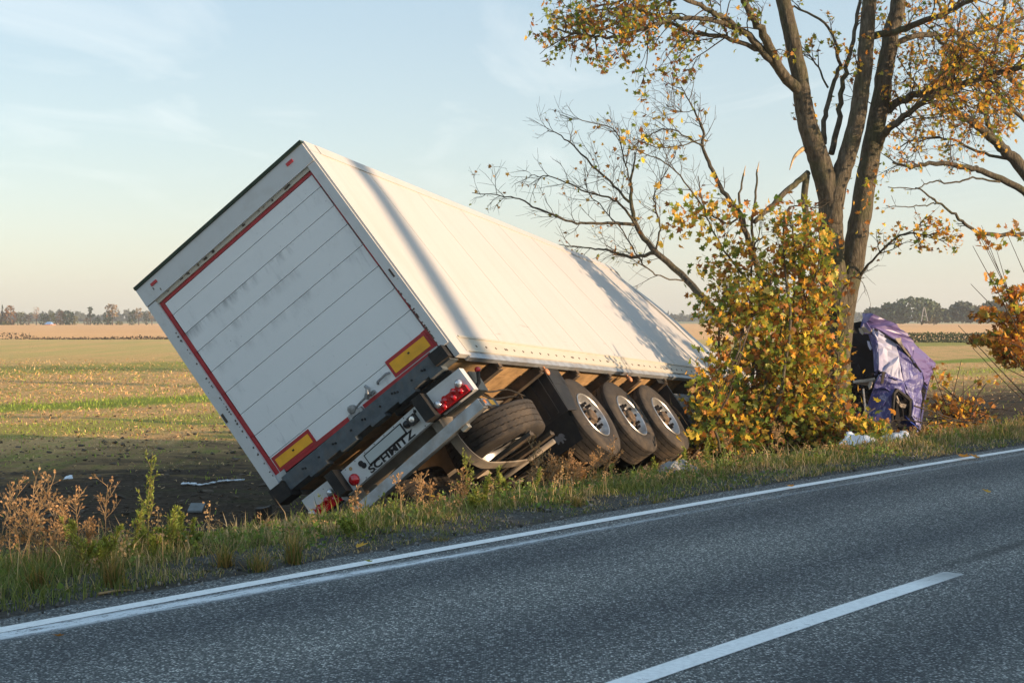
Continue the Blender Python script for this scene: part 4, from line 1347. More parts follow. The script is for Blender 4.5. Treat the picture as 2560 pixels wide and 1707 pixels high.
class Tree:
    """limbs are traced; branches, twigs and leaves grow from them"""

    def __init__(self, name, label, cat, base, bark='bark', group=None, rs=1.0):
        self.rs = rs
        self.t = thing(name, label, cat, base, group)
        self.twig, self.leafP, self.bark = MB(), [], bark
        self.limbs = []

    def limb(self, pts, r0, r1, n=9, name='limb', mat=None, sub=5, wig=0.0, **props):
        P = catmull(pts, sub)
        r0, r1 = r0 * self.rs, r1 * self.rs
        if wig:
            P[1:-1] += rng.normal(size=P[1:-1].shape) * wig
        rad = np.linspace(1, 0, len(P)) ** 0.9 * (r0 - r1) + r1
        MB().tube(P, rad, n).build(name, mat or self.bark, self.t, smooth=True, **props)
        return P, rad

    def sprout(self, P, rad, n, L, t0=0.25, t1=1.0, level=2, ang=(30, 65), up=0.15, r=0.012, leaf=(2, 4), kids=5, grav=0.0, spread=0.06):
        for _ in range(n):
            t = t0 + (t1 - t0) * rng.random()
            k = min(int(t * (len(P) - 1)), len(P) - 2)
            p0 = P[k] + (P[k + 1] - P[k]) * rng.random()
            d0 = unit(P[k + 1] - P[k])
            a = R(rng.uniform(*ang))
            d = unit(d0 * math.cos(a) + perp(d0) * math.sin(a) + np.array([0, 0, up]))
            self.grow(p0, d, L * rng.uniform(0.5, 1.25) * (1 - 0.35 * t), min(r, rad[k] * 0.7), level, leaf, kids, up, grav, spread)

    def grow(self, p, d, L, r, level, leaf, kids, up, grav, spread):
        n = 5 if level > 0 else 3
        pts = [p]
        for i in range(n):
            d = unit(d + rng.normal(size=3) * 0.16 + np.array([0, 0, up * 0.25 - grav]))
            pts.append(pts[-1] + d * L / n)
        pts = np.array(pts)
        self.twig.tube(pts, np.linspace(r, max(r * 0.35, 0.0022), n + 1), 5 if level > 1 else (4 if level else 3), cap=False)
        if level > 0:
            for _ in range(kids):
                t = rng.uniform(0.2, 1.0)
                k = min(int(t * n), n - 1)
                d0 = unit(pts[k + 1] - pts[k]); a = R(rng.uniform(28, 62))
                self.grow(pts[k] + (pts[k + 1] - pts[k]) * rng.random(), unit(d0 * math.cos(a) + perp(d0) * math.sin(a)), L * rng.uniform(0.32, 0.62), r * 0.5, level - 1, leaf, kids, up, grav, spread)
        m = int(rng.integers(leaf[0], leaf[1] + 1)) if level == 0 else int(rng.random() < 0.5) * (leaf[1] > 0)
        for _ in range(m):
            self.leafP.append(pts[rng.integers(1, n + 1)] + rng.normal(size=3) * spread)

    def finish(self, size, wts, twigmat='twig', simple=False, singles=0, wts2=None, xsplit=0.0):
        if self.twig.n:
            self.twig.build('twigs', twigmat, self.t, smooth=True, kind='stuff')
        P = np.array(self.leafP)
        if len(P):
            sz = rng.uniform(size[0], size[1], len(P))
            col = leafcols(len(P), wts)
            if wts2:
                lf_ = P[:, 0] < xsplit
                col[lf_] = leafcols(int(lf_.sum()), wts2)
            if singles:
                o_ = np.argsort(P[:, 1])
                P, sz, col = P[o_], sz[o_], col[o_]
                for i in range(min(singles, len(P))):
                    leaf_object(P[i], sz[i] * 1.1, col[i], self.t)
                P, sz, col = P[singles:], sz[singles:], col[singles:]
            mb = MB()
            maple(mb, P, sz, col, simple)
            mb.build('crown_leaves', 'leaves', self.t, kind='stuff')
        return self


LEAFM = []


def leaf_object(P, size, col, parent):
    if not LEAFM:
        for k, nm in enumerate(PAL):
            for _ in range(2):
                mb = MB()
                maple(mb, [[0, 0, 0]], [1.0], np.array([PAL[nm]]))
                me = mb.mesh('leaf'); me.materials.append(M['leaves'])
                LEAFM.append((np.array(PAL[nm]), me))
    d_ = [np.abs(c - col).sum() for c, _ in LEAFM]
    me = LEAFM[int(np.argsort(d_)[rng.integers(0, 2)])][1]
    o = bpy.data.objects.new('leaf', me); C.objects.link(o)
    o.parent = parent
    b = parent['base']
    o.matrix_parent_inverse = Matrix.Translation((-b[0], -b[1], -b[2]))
    o.location = P; o.scale = (size,) * 3
    o.rotation_euler = rng.uniform(0, 6.28, 3)
    return o


def tp(lst):
    return [at(x, y, Y) for x, y, Y in lst]


# the maple the lorry ran into
D0 = 23.0
base = at(2096, 1128, D0); base[2] = float(gz(base[0], base[1])[0])
T1 = Tree('maple_tree', 'large autumn maple with forked trunk beside the crushed violet cab', 'tree', base, rs=1.12)
rootp = [tuple(base - np.array([0, 0, 0.25])), tuple(at(2090, 1090, D0)), tuple(at(2089, 980, D0)), tuple(at(2092, 880, D0)), tuple(at(2105, 770, D0)), tuple(at(2122, 690, D0))]
T1.limb(rootp, 0.235, 0.175, 14, 'trunk', wig=0.006)
aR = T1.limb(tp([(2112, 740, D0), (2135, 640, D0 + .05), (2150, 540, D0 + .1), (2168, 430, D0 + .15), (2187, 330, D0 + .2), (2206, 220, D0 + .25), (2222, 120, D0 + .3), (2245, 10, D0 + .4), (2275, -130, D0 + .5)]), 0.175, 0.10, 12, wig=0.006)
aL = T1.limb(tp([(2090, 780, D0 - .05), (2082, 680, D0 - .12), (2078, 590, D0 - .15), (2074, 500, D0 - .18), (2052, 415, D0 - .25), (2032, 355, D0 - .3), (2014, 290, D0 - .35), (2002, 215, D0 - .4), (1984, 119, D0 - .5), (1957, 0, D0 - .6), (1925, -130, D0 - .7)]), 0.20, 0.085, 12, wig=0.006)
aM = T1.limb(tp([(2080, 560, D0 - .2), (2092, 470, D0 - .22), (2120, 385, D0 - .22), (2142, 297, D0 - .22), (2158, 196, D0 - .2), (2166, 89, D0 - .2), (2173, 0, D0 - .2), (2185, -120, D0 - .2)]), 0.145, 0.09, 11, wig=0.006)
L = []
for pts, r0, r1 in (
        ([(2003, 232, D0 - .4), (1951, 178, D0 - .7), (1916, 100, D0 - 1.0), (1880, 40, D0 - 1.2), (1850, -20, D0 - 1.4)], 0.085, 0.035),
        ([(1960, 190, D0 - .65), (1905, 128, D0 - .9), (1850, 75, D0 - 1.1), (1790, 35, D0 - 1.3), (1730, 5, D0 - 1.5), (1680, -25, D0 - 1.6)], 0.060, 0.02),
        ([(1848, 72, D0 - 1.1), (1760, 47, D0 - 1.4), (1672, 50, D0 - 1.6), (1600, 77, D0 - 1.8), (1517, 92, D0 - 2.0), (1440, 84, D0 - 2.1), (1370, 70, D0 - 2.2)], 0.036, 0.010),
        ([(1905, 125, D0 - .9), (1810, 95, D0 - 1.0), (1720, 78, D0 - 1.0), (1640, 40, D0 - 1.0), (1560, 20, D0 - .9), (1480, 28, D0 - .8)], 0.036, 0.010),
        ([(1740, 10, D0 - 1.5), (1640, -15, D0 - 1.8), (1540, 5, D0 - 2.0), (1450, 30, D0 - 2.1)], 0.028, 0.010)):
    L.append(T1.limb(tp(pts), r0, r1, 8, wig=0.012))
Rr = []
for pts, r0, r1 in (
        ([(2198, 290, D0 + .3), (2240, 258, D0 + .1), (2300, 236, D0 - .1), (2370, 222, D0 - .3), (2450, 195, D0 - .5), (2560, 167, D0 - .8), (2680, 130, D0 - 1.1)], 0.065, 0.03),
        ([(2192, 372, D0 + .2), (2210, 335, D0), (2240, 308, D0 - .2), (2291, 266, D0 - .3), (2340, 238, D0 - .35), (2420, 205, D0 - .2)], 0.065, 0.025),
        ([(2180, 92, D0), (2240, 78, D0 - .2), (2300, 56, D0 - .4), (2370, 30, D0 - .6), (2440, -5, D0 - .8), (2520, -50, D0 - 1.0)], 0.055, 0.025),
        ([(2215, 120, D0 + .3), (2291, 89, D0 + .5), (2360, 88, D0 + .8), (2428, 80, D0 + 1.1), (2560, 50, D0 + 1.5), (2660, 20, D0 + 1.8)], 0.045, 0.02),
        ([(2340, 90, D0 + .7), (2380, 130, D0 + .6), (2440, 190, D0 + .5), (2500, 210, D0 + .4)], 0.030, 0.012),
        ([(2060, 360, D0 - .1), (2062, 290, D0), (2076, 230, D0 + .1), (2096, 165, D0 + .2), (2090, 110, D0 + .3), (2060, 58, D0 + .5), (1984, 15, D0 + .7)], 0.040, 0.014),
        ([(2078, 385, D0), (2098, 290, D0 + .2), (2108, 200, D0 + .35), (2128, 120, D0 + .5), (2146, 20, D0 + .6), (2150, -60, D0 + .7)], 0.045, 0.02),
        ([(2070, 220, D0 + .1), (2040, 160, D0 + .2), (2005, 130, D0 + .4)], 0.016, 0.008)):
    Rr.append(T1.limb(tp(pts), r0, r1, 8, wig=0.012))
low = T1.limb(tp([(2020, 432, D0 - .25), (1976, 470, D0 - .5), (1925, 520, D0 - .8), (1885, 556, D0 - 1.0)]), 0.045, 0.034, 9, wig=0.01)
stub = T1.limb(tp([(2016, 440, D0 - .25), (2010, 500, D0 - .35), (2018, 560, D0 - .4), (2012, 640, D0 - .45), (2004, 690, D0 - .5)]), 0.050, 0.04, 9)
# torn wood where a limb was ripped off
T1.limb(tp([(2008, 372, D0 - .35), (1992, 385, D0 - .5), (1982, 400, D0 - .55), (1974, 425, D0 - .6)]), 0.035, 0.006, 6, 'torn_limb', 'raw_wood')
for (P, rd) in L[:2]:
    T1.sprout(P, rd, 7, 0.75, 0.3, 1, 2, up=0.0, leaf=(0, 2), kids=3, grav=0.05, spread=0.04)
for (P, rd) in L[2:]:
    T1.sprout(P, rd, 20, 0.85, 0.12, 1, 2, up=0.0, leaf=(1, 3), kids=4, grav=0.05, spread=0.06)
for i, (P, rd) in enumerate(Rr[:5]):
    T1.sprout(P, rd, 19, 1.4, 0.2, 1, 2, up=0.06, leaf=(0, 3), kids=5, spread=0.05)
for (P, rd) in Rr[5:]:
    T1.sprout(P, rd, 5, 0.55, 0.3, 1, 2, up=0.1, leaf=(0, 2), kids=3, spread=0.04)
T1.sprout(aR[0], aR[1], 8, 0.8, 0.45, 1, 2, up=0.1, leaf=(0, 2), kids=3, r=0.012)
T1.sprout(aM[0], aM[1], 4, 0.6, 0.5, 1, 2, up=0.1, leaf=(0, 2), kids=3, r=0.010)
T1.sprout(aL[0], aL[1], 4, 0.5, 0.5, 1, 2, up=0.1, leaf=(0, 2), kids=3, r=0.010)
# a leafy spray on the right of the trunk, and leaves close to the fork
sp = T1.limb(tp([(2140, 700, D0), (2190, 640, D0 - .4), (2250, 590, D0 - .7), (2310, 585, D0 - .9), (2360, 605, D0 - 1.0)]), 0.020, 0.006, 6, 'spray', wig=0.01)
T1.sprout(sp[0], sp[1], 16, 0.55, 0.2, 1, 1, up=0.1, leaf=(3, 5), kids=4, spread=0.06)
for yy_ in (430, 470, 520):
    q = at(2125 + rng.uniform(-20, 60), yy_, D0 - 0.35)
    T1.leafP += [q + rng.normal(size=3) * np.array([0.16, 0.1, 0.13]) for _ in range(16)]
T1.finish((0.045, 0.088), dict(green=1.2, olive=2.0, gold=3.4, orange=2.6, brown=1.2, yellow=1.2), singles=90, wts2=dict(green=2.6, olive=3.0, gold=1.2, orange=0.7, brown=2.6), xsplit=4.4)

# the next tree of the avenue: trunk just outside the frame, limbs reach in
base2 = np.array([11.35, 29.3, 0.0]); base2[2] = float(gz(base2[0], base2[1])[0])
T2 = Tree('maple_tree', 'bare-limbed maple at the right edge, its boughs reaching into the picture', 'tree', base2, rs=1.25)
T2.limb([tuple(base2 - np.array([0, 0, .2])), tuple(base2 + np.array([0.02, 0, 1.4])), tuple(base2 + np.array([-0.05, 0, 2.7])), tuple(base2 + np.array([0.05, 0.05, 4.2])), tuple(base2 + np.array([0.15, 0.1, 6.0])), tuple(base2 + np.array([0.2, 0.1, 8.5]))], 0.26, 0.12, 12, 'trunk')
B = 29.2
lim = []
for pts, r0, r1 in (
        ([(2640, 560, B), (2560, 425, B - .1), (2511, 377, B - .2), (2479, 342, B - .3), (2410, 292, B - .5), (2360, 272, B - .7), (2300, 240, B - .9)], 0.120, 0.022),
        ([(2650, 560, B), (2560, 479, B - .2), (2467, 433, B - .4), (2419, 419, B - .5), (2323, 408, B - .7), (2278, 417, B - .8), (2231, 406, B - .9)], 0.070, 0.015),
        ([(2500, 455, B - .35), (2431, 447, B - .5), (2380, 458, B - .6), (2333, 455, B - .7), (2290, 470, B - .8), (2220, 468, B - .9)], 0.018, 0.007),
        ([(2660, 610, B), (2560, 588, B - .3), (2467, 584, B - .5), (2419, 565, B - .7), (2387, 537, B - .8), (2345, 506, B - .9), (2288, 470, B - 1.0)], 0.040, 0.012),
        ([(2345, 506, B - .9), (2310, 514, B - 1.0), (2260, 518, B - 1.1), (2215, 514, B - 1.2)], 0.012, 0.006),
        ([(2485, 348, B - .3), (2467, 298, B - .3), (2468, 240, B - .3), (2480, 170, B - .3), (2500, 80, B - .3), (2520, -40, B - .3)], 0.050, 0.022),
        ([(2640, 500, B), (2590, 300, B + .3), (2530, 200, B + .4), (2440, 130, B + .6), (2370, 60, B + .8), (2340, -10, B + .9)], 0.06, 0.02),
        ([(2540, 400, B - .2), (2460, 385, B + .1), (2380, 350, B + .3), (2300, 345, B + .5), (2240, 375, B + .6)], 0.030, 0.010),
        ([(2600, 350, B), (2540, 280, B - .4), (2490, 230, B - .7), (2420, 170, B - 1.0)], 0.04, 0.015)):
    lim.append(T2.limb(tp(pts), r0, r1, 8, wig=0.015))
for i in (0, 1, 7):
    T2.sprout(*lim[i], 9, 0.9, 0.35, 1, 2, up=0.05, leaf=(0, 1), kids=4, spread=0.04)
for i in (5, 6, 8):
    T2.sprout(*lim[i], 12, 1.1, 0.15, 1, 2, up=0.06, leaf=(0, 1), kids=4, spread=0.05)
for i in (2, 3, 4):
    T2.sprout(*lim[i], 3, 0.35, 0.3, 1, 1, up=0.1, leaf=(0, 1), kids=2)
T2.finish((0.05, 0.095), dict(gold=3, orange=3, brown=2, olive=1.2, yellow=1))

# broken-off limb lying against the trailer, mostly bare
fb = at(1965, 1075, 22.0); fb[2] = float(gz(fb[0], fb[1])[0])
T3 = Tree('broken_limb', 'broken bare maple limb leaning over the trailer roof from the thicket', 'branch', fb, rs=1.2)
F = 25.4
main = T3.limb([tuple(fb)] + tp([(1900, 905, F - 2.2), (1800, 795, F - 1.0), (1716, 700, F), (1642, 630, F + .2), (1594, 573, F + .3), (1578, 506, F + .4), (1578, 452, F + .5), (1588, 382, F + .6)]), 0.075, 0.010, 9, wig=0.008)
subs = []
for pts, r0 in (([(1585, 562, F + .3), (1530, 558, F + .2), (1476, 560, F + .1), (1416, 551, F), (1333, 516, F - .1), (1276, 492, F - .2), (1180, 482, F - .3)], 0.028),
                ([(1574, 506, F + .4), (1524, 455, F + .6), (1454, 385, F + .8), (1403, 340, F + 1.0), (1368, 327, F + 1.1)], 0.022),
                ([(1590, 565, F + .3), (1556, 516, F + .1), (1518, 493, F), (1454, 474, F - .1), (1384, 444, F - .2), (1323, 439, F - .3)], 0.020),
                ([(1640, 633, F + .2), (1578, 643, F + .5), (1524, 627, F + .7), (1476, 622, F + .9), (1397, 611, F + 1.1)], 0.030),
                ([(1640, 628, F + .2), (1650, 560, F), (1635, 500, F - .1), (1660, 440, F - .2), (1690, 380, F - .3)], 0.016),
                ([(1720, 704, F), (1650, 690, F - .5), (1600, 650, F - .9), (1545, 560, F - 1.1), (1470, 480, F - 1.2), (1460, 420, F - 1.2)], 0.012),
                ([(1580, 460, F + .5), (1560, 400, F + .3), (1540, 330, F + .2), (1470, 305, F + .1), (1400, 287, F)], 0.011)):
    subs.append(T3.limb(tp(pts), r0, 0.005, 6, wig=0.012))
for s_ in subs:
    T3.sprout(*s_, 16, 0.75, 0.12, 1, 1, ang=(25, 60), up=0.12, r=0.007, leaf=(0, 1), kids=5, spread=0.03)
T3.sprout(*main, 14, 0.6, 0.45, 1, 1, ang=(25, 60), up=0.12, r=0.007, leaf=(0, 1), kids=4, spread=0.03)
T3.leafP = T3.leafP[::2]
T3.finish((0.045, 0.085), dict(gold=3, orange=3, brown=3, olive=1), singles=0)

# second broken limb, upright behind the thicket
fb2 = at(2000, 1085, 21.6); fb2[2] = float(gz(fb2[0], fb2[1])[0])
T4 = Tree('broken_limb', 'snapped upright maple limb with thin curved top left of the trunk', 'branch', fb2, rs=1.1)
G = 22.0
m2 = T4.limb([tuple(fb2)] + tp([(1950, 820, G - .3), (1905, 700, G - .1), (1866, 587, G), (1847, 530, G), (1808, 478, G + .1), (1776, 415, G + .2), (1757, 369, G + .3), (1758, 327, G + .4), (1735, 276, G + .5), (1703, 219, G + .6)]), 0.055, 0.006, 8, wig=0.006)
ss_ = []
for pts, r0 in (([(1757, 365, G + .3), (1720, 345, G + .3), (1680, 325, G + .4), (1640, 330, G + .5), (1590, 360, G + .6)], 0.012),
                ([(1750, 350, G + .3), (1700, 366, G + .2), (1640, 368, G + .1), (1580, 345, G)], 0.010),
                ([(1850, 535, G), (1820, 560, G - .2), (1760, 520, G - .3), (1700, 440, G - .4), (1650, 400, G - .4), (1590, 375, G - .4)], 0.015),
                ([(1735, 276, G + .5), (1700, 280, G + .5), (1665, 262, G + .5)], 0.006),
                ([(1930, 770, G - .2), (1860, 690, G - .4), (1800, 610, G - .5), (1760, 520, G - .5), (1745, 440, G - .5)], 0.018),
                ([(1890, 660, G - .1), (1880, 560, G - .1), (1890, 480, G - .1), (1893, 424, G - .1)], 0.022),
                ([(1870, 600, G), (1852, 560, G - .1), (1848, 498, G - .1), (1859, 434, G - .1)], 0.026)):
    ss_.append(T4.limb(tp(pts), r0, 0.006 if r0 < 0.02 else 0.012, 6, wig=0.008))
for s_ in ss_[:5]:
    T4.sprout(*s_, 14, 0.6, 0.12, 1, 1, ang=(25, 60), up=0.1, r=0.006, leaf=(0, 1), kids=5, spread=0.04)
T4.sprout(*m2, 22, 0.6, 0.3, 1, 1, ang=(25, 60), up=0.1, r=0.007, leaf=(0, 1), kids=4, spread=0.04)
T4.leafP = [p_ for p_ in T4.leafP if p_[2] < 3.6 or rng.random() < 0.35]
for (q, r_) in (((1893, 424), 0.014), ((1859, 434), 0.015)):
    T4.limb(tp([(q[0], q[1] + 6, G - .1), (q[0] + 2, q[1] - 6, G - .1), (q[0] + 5, q[1] - 20, G - .1)]), r_, 0.002, 5, 'splinter', 'raw_wood')
q = at(1735, 545, G - 0.4)
T4.leafP += [q + rng.normal(size=3) * np.array([0.30, 0.2, 0.20]) for _ in range(150)]
q = at(1800, 560, G - 0.4)
T4.leafP += [q + rng.normal(size=3) * np.array([0.25, 0.2, 0.22]) for _ in range(90)]
T4.finish((0.07, 0.115), dict(gold=3, orange=1.8, brown=1.5, olive=3, green=2, yellow=2), singles=25)

# the heap of leafy boughs round the foot of the tree
tbp = at(1920, 1125, 20.2); tbp[2] = float(gz(tbp[0], tbp[1])[0])
T5 = Tree('maple_thicket', 'dense heap of golden leafy maple boughs between trailer and tree trunk', 'bush', tbp)
bl = []   # (px, py, depth, rx, ry(depth), rz, leaves)
for q in ((1925, 720, 20.9, .62, .6, .42, 520), (2005, 700, 20.9, .34, .5, .55, 420), (1850, 790, 20.9, .50, .5, .30, 220), (1950, 820, 20.6, .72, .6, .52, 900), (2030, 800, 20.8, .32, .4, .60, 420),
          (1830, 900, 20.5, .30, .5, .35, 120), (1930, 930, 20.3, .60, .6, .50, 720), (2010, 930, 20.4, .46, .5, .52, 640), (1840, 1040, 20.2, .58, .5, .36, 600), (1930, 1060, 20.0, .78, .6, .40, 950), (2030, 1055, 20.0, .52, .5, .40, 620),
          (1985, 600, 20.9, .36, .4, .36, 260), (2050, 640, 20.9, .26, .4, .38, 170), (1765, 1075, 20.2, .30, .4, .28, 150), (2110, 1090, 19.8, .40, .4, .20, 190), (1800, 760, 21.2, .40, .3, .26, 130), (2160, 1085, 20.2, .25, .3, .12, 60), (2085, 1075, 19.7, .40, .3, .24, 300), (2150, 1090, 19.4, .36, .3, .16, 210), (2110, 1010, 20.2, .26, .3, .32, 260), (2095, 900, 20.8, .16, .3, .40, 150), (1790, 1050, 19.8, .40, .4, .30, 300), (1860, 1100, 19.4, .60, .3, .16, 300), (1800, 1095, 19.6, .40, .3, .16, 170), (2090, 1000, 20.6, .22, .3, .30, 150), (1770, 1000, 19.9, .22, .3, .30, 140), (2110, 720, 21.6, .25, .3, .35, 110), (1960, 540, 21.4, .45, .3, .25, 120), (1880, 640, 21.4, .40, .3, .30, 170), (1810, 690, 21.6, .40, .3, .22, 110)):
    bl.append(q)
for (px, py, dd, rx, ry, rz, nl) in bl:
    nl = int(nl * 1.2)
    c0 = at(px, py, dd)
    foot = tbp + np.array([rng.normal() * 0.5, rng.normal() * 0.35, 0.05])
    foot[2] = float(gz(foot[0], foot[1])[0])
    midp = (foot + c0) / 2 + rng.normal(size=3) * 0.2
    P, rd = T5.limb([foot, midp, c0, c0 + rng.normal(size=3) * np.array([0.35, 0.2, 0.15]) + np.array([0, 0, 0.15])], 0.030, 0.006, 6, 'bough', wig=0.01)
    T5.sprout(P, rd, 10, 0.6, 0.35, 1, 1, up=0.05, r=0.007, leaf=(0, 0), kids=3)
    v = rng.normal(size=(nl, 3)); v /= np.linalg.norm(v, axis=1, keepdims=True)
    v *= rng.random((nl, 1)) ** 0.45
    nc = max(6, nl // 11)
    cc = c0 + v[:nc] * np.array([rx, ry, rz]) * rng.uniform(1.0, 1.5, (nc, 1))
    for q_ in cc:
        T5.leafP += list(q_ + rng.normal(size=(11, 3)) * np.array([0.105, 0.10, 0.085]))
def px_of(p_):
    q_ = np.asarray(p_) - CAM
    f_ = q_[1] * _c - q_[2] * _s
    return CX + FPX * q_[0] / f_, CY + FPX * (-q_[1] * _s - q_[2] * _c) / f_


def open_trunk(p_):
    # the trunk stands clear of the boughs on this side
    a_, b_ = px_of(p_)
    return not (2062 < a_ < 2190 and 690 < b_ < 1040 and rng.random() < (0.55 if a_ < 2130 else 0.85))


T5.leafP = [p_ for p_ in T5.leafP if p_[2] > float(gz(p_[0], p_[1])[0]) + 0.02 and open_trunk(p_)]
T5.finish((0.045, 0.115), dict(gold=2.4, yellow=1.5, orange=1.4, brown=3.4, olive=5.0, green=4.2, pale=0.9), singles=170)
# a spray of greener leaves in front of the trailer's bottom rail
c0 = at(1760, 985, 18.0)
T6 = Tree('maple_spray', 'green leafy maple spray in front of the trailer side below its rail', 'branch', at(1800, 1130, 18.0))
P, rd = T6.limb(tp([(1800, 1130, 18.0), (1790, 1060, 18.0), (1830, 960, 18.0), (1850, 870, 18.1), (1880, 800, 18.4)]), 0.018, 0.006, 6, 'bough', wig=0.01)
for (px, py, n_) in ((1765, 965, 26), (1790, 930, 16), (1775, 1010, 26), (1800, 1045, 24), (1745, 905, 6), (1815, 890, 16), (1772, 870, 8), (1840, 930, 20), (1750, 1075, 18)):
    q = at(px, py, 17.9)
    T6.leafP += list(q + rng.normal(size=(n_, 3)) * np.array([0.11, 0.1, 0.09]))
    T6.twig.tube([P[rng.integers(4, len(P))], (q + P[8]) / 2 + rng.normal(size=3) * 0.05, q], [0.007, 0.005, 0.003], 4)
T6.finish((0.06, 0.11), dict(olive=3, green=3, gold=2, yellow=1.5, brown=0.8), singles=50)


def shrub(name, label, base, blobs, size, wts, stems=8, h=0.8, group=None, kids=4):
    base = np.array(base); base[2] = float(gz(base[0], base[1])[0])
    T = Tree(name, label, 'bush', base, 'twig', group)
    for (px, py, dd, rx, ry, rz, nl) in blobs:
        c0 = at(px, py, dd)
        v = rng.normal(size=(nl, 3)); v /= np.linalg.norm(v, axis=1, keepdims=True); v *= rng.random((nl, 1)) ** 0.5
        T.leafP += list(c0 + v * np.array([rx, ry, rz]))
        for _ in range(stems):
            foot = base + np.array([rng.normal() * 0.15, rng.normal() * 0.1, 0.3 * abs(rng.normal())])
            e = c0 + rng.normal(size=3) * np.array([rx, ry, rz]) * 0.8
            m_ = (foot + e) / 2 + rng.normal(size=3) * 0.12
            T.twig.tube(catmull([foot, m_, e], 3), np.linspace(0.014, 0.004, 7), 4, cap=False)
    T.finish(size, wts)
    return T


shrub('autumn_bush', 'low orange-brown bush at the right side of the wrecked cab', at(2400, 1110, 25.0),
      ((2370, 1015, 25.2, .42, .5, .22, 110), (2410, 1045, 25.0, .60, .5, .26, 190), (2370, 1075, 24.6, .40, .4, .20, 130), (2440, 1005, 25.2, .45, .4, .18, 40), (2350, 950, 25.4, .16, .3, .35, 30), (2470, 960, 25.2, .3, .3, .2, 10)),
      (0.07, 0.115), dict(gold=3, orange=3, brown=3, olive=1.5, yellow=1), 7)
shrub('autumn_shrub', 'thin-leaved autumn shrub at the right edge of the picture', at(2650, 1000, 21.0),
      ((2530, 850, 21.0, .40, .4, .30, 330), (2570, 800, 21.0, .40, .4, .30, 260), (2470, 790, 21.0, .30, .3, .12, 70), (2540, 740, 21.2, .34, .3, .20, 140), (2460, 850, 21.0, .25, .3, .10, 60), (2530, 900, 21.0, .30, .3, .12, 90), (2500, 860, 20.8, .22, .3, .18, 80), (2600, 900, 21.0, .3, .4, .3, 120), (2490, 700, 21.0, .25, .3, .14, 16), (2480, 610, 21.0, .20, .3, .16, 22), (2530, 580, 21.2, .25, .3, .20, 16), (2450, 590, 21.0, .08, .1, .10, 14)),
      (0.075, 0.115), dict(gold=3, orange=3, brown=2, olive=1.6, green=1.0), 2)
shrub('dark_bush', 'dull brown undergrowth at the foot of the cab', at(2330, 1120, 23.4),
      ((2335, 1095, 23.2, .5, .4, .2, 200), (2420, 1090, 23.4, .7, .5, .16, 230), (2500, 1080, 23.8, .8, .5, .14, 160)), (0.06, 0.10), dict(brown=4, olive=3, orange=1), 5)

# trees of the avenue outside the frame, whose shade lies on the road and the field
def avenue_tree(x, y, h, crown, label, lean=(0, 0), fork=4.2, nl=500):
    b = np.array([x, y, float(gz(x, y)[0])])
    T = Tree('avenue_tree', label, 'tree', b, group='trees of the avenue outside the picture')
    top = b + np.array([lean[0], lean[1], fork])
    T.limb([b - np.array([0, 0, .2]), b + np.array([lean[0] * .3, lean[1] * .3, fork * .5]), top], 0.22, 0.18, 9, 'trunk')
    for k in range(5):
        a = k * 1.3 + rng.uniform(-.2, .2)
        e = top + np.array([math.cos(a) * crown * .6, math.sin(a) * crown * .6, (h - fork) * rng.uniform(.6, .9)])
        P, rd = T.limb([top - np.array([0, 0, .2]), (top + e) / 2 + rng.normal(size=3) * .2, e], 0.10, 0.02, 7)
        T.sprout(P, rd, 8, 1.0, 0.3, 1, 1, leaf=(1, 3), kids=4)
    T.leafP += list(top + np.array([0, 0, (h - fork) * .55]) + rng.normal(size=(nl, 3)) * np.array([crown * .45, crown * .45, (h - fork) * .26]))
    T.finish((0.10, 0.16), dict(gold=3, orange=3, brown=2, olive=2), simple=True)


bq = np.array([26.0, 3.3, float(gz(26.0, 3.3)[0])])
TQ = Tree('avenue_tree', 'leaning forked tree far across the road, out of the picture', 'tree', bq, group='trees of the avenue outside the picture')
TQ.limb([bq - np.array([0, 0, .2]), (25.95, 3.35, 2.4), (25.0, 4.35, 4.3), (23.56, 5.77, 6.23), (22.75, 6.6, 7.5)], 0.27, 0.19, 10, 'trunk')
for e_q in ((21.4, 8.2, 9.6), (22.0, 7.2, 9.8), (22.6, 6.2, 10.2)):
    P, rd = TQ.limb([(22.95, 6.4, 7.2), (np.array((22.75, 6.6, 7.5)) + np.array(e_q)) / 2, e_q], 0.11, 0.06, 8)
    TQ.sprout(P, rd, 3, 0.9, 0.6, 1, 1, leaf=(0, 2), kids=3)
TQ.finish((0.10, 0.16), dict(gold=3, orange=3, brown=2, olive=2), simple=True)
avenue_tree(26.0, 41.9, 8.6, 1.1, 'slim avenue tree on the far verge, beyond the right edge of the picture', (0, 0), 4.6, 500)
avenue_tree(36.0, 53.5, 12.5, 3.6, 'broad avenue tree farther along the verge, beyond the right edge of the picture', (0, 0), 5.8, 2600)

# unseen hedge added behind the photographer, its height shaped to shade the road
hb = US(14.0, -10.6)
HG = thing('shade_hedge', 'long unseen hedge added behind the camera to shade the road', 'hedge', (float(hb[0]), float(hb[1]), -0.7))
mb = MB(); n_ = 26000
u = rng.uniform(-26, 90, n_); s = -10.6 + rng.normal(size=n_) * 0.32


def hedge_h(u):
    return 2.26 + 0.10 * np.sin(u * 0.9) + 0.08 * np.sin(u * 2.3 + 1) + 0.05 * np.sin(u * 5.1)


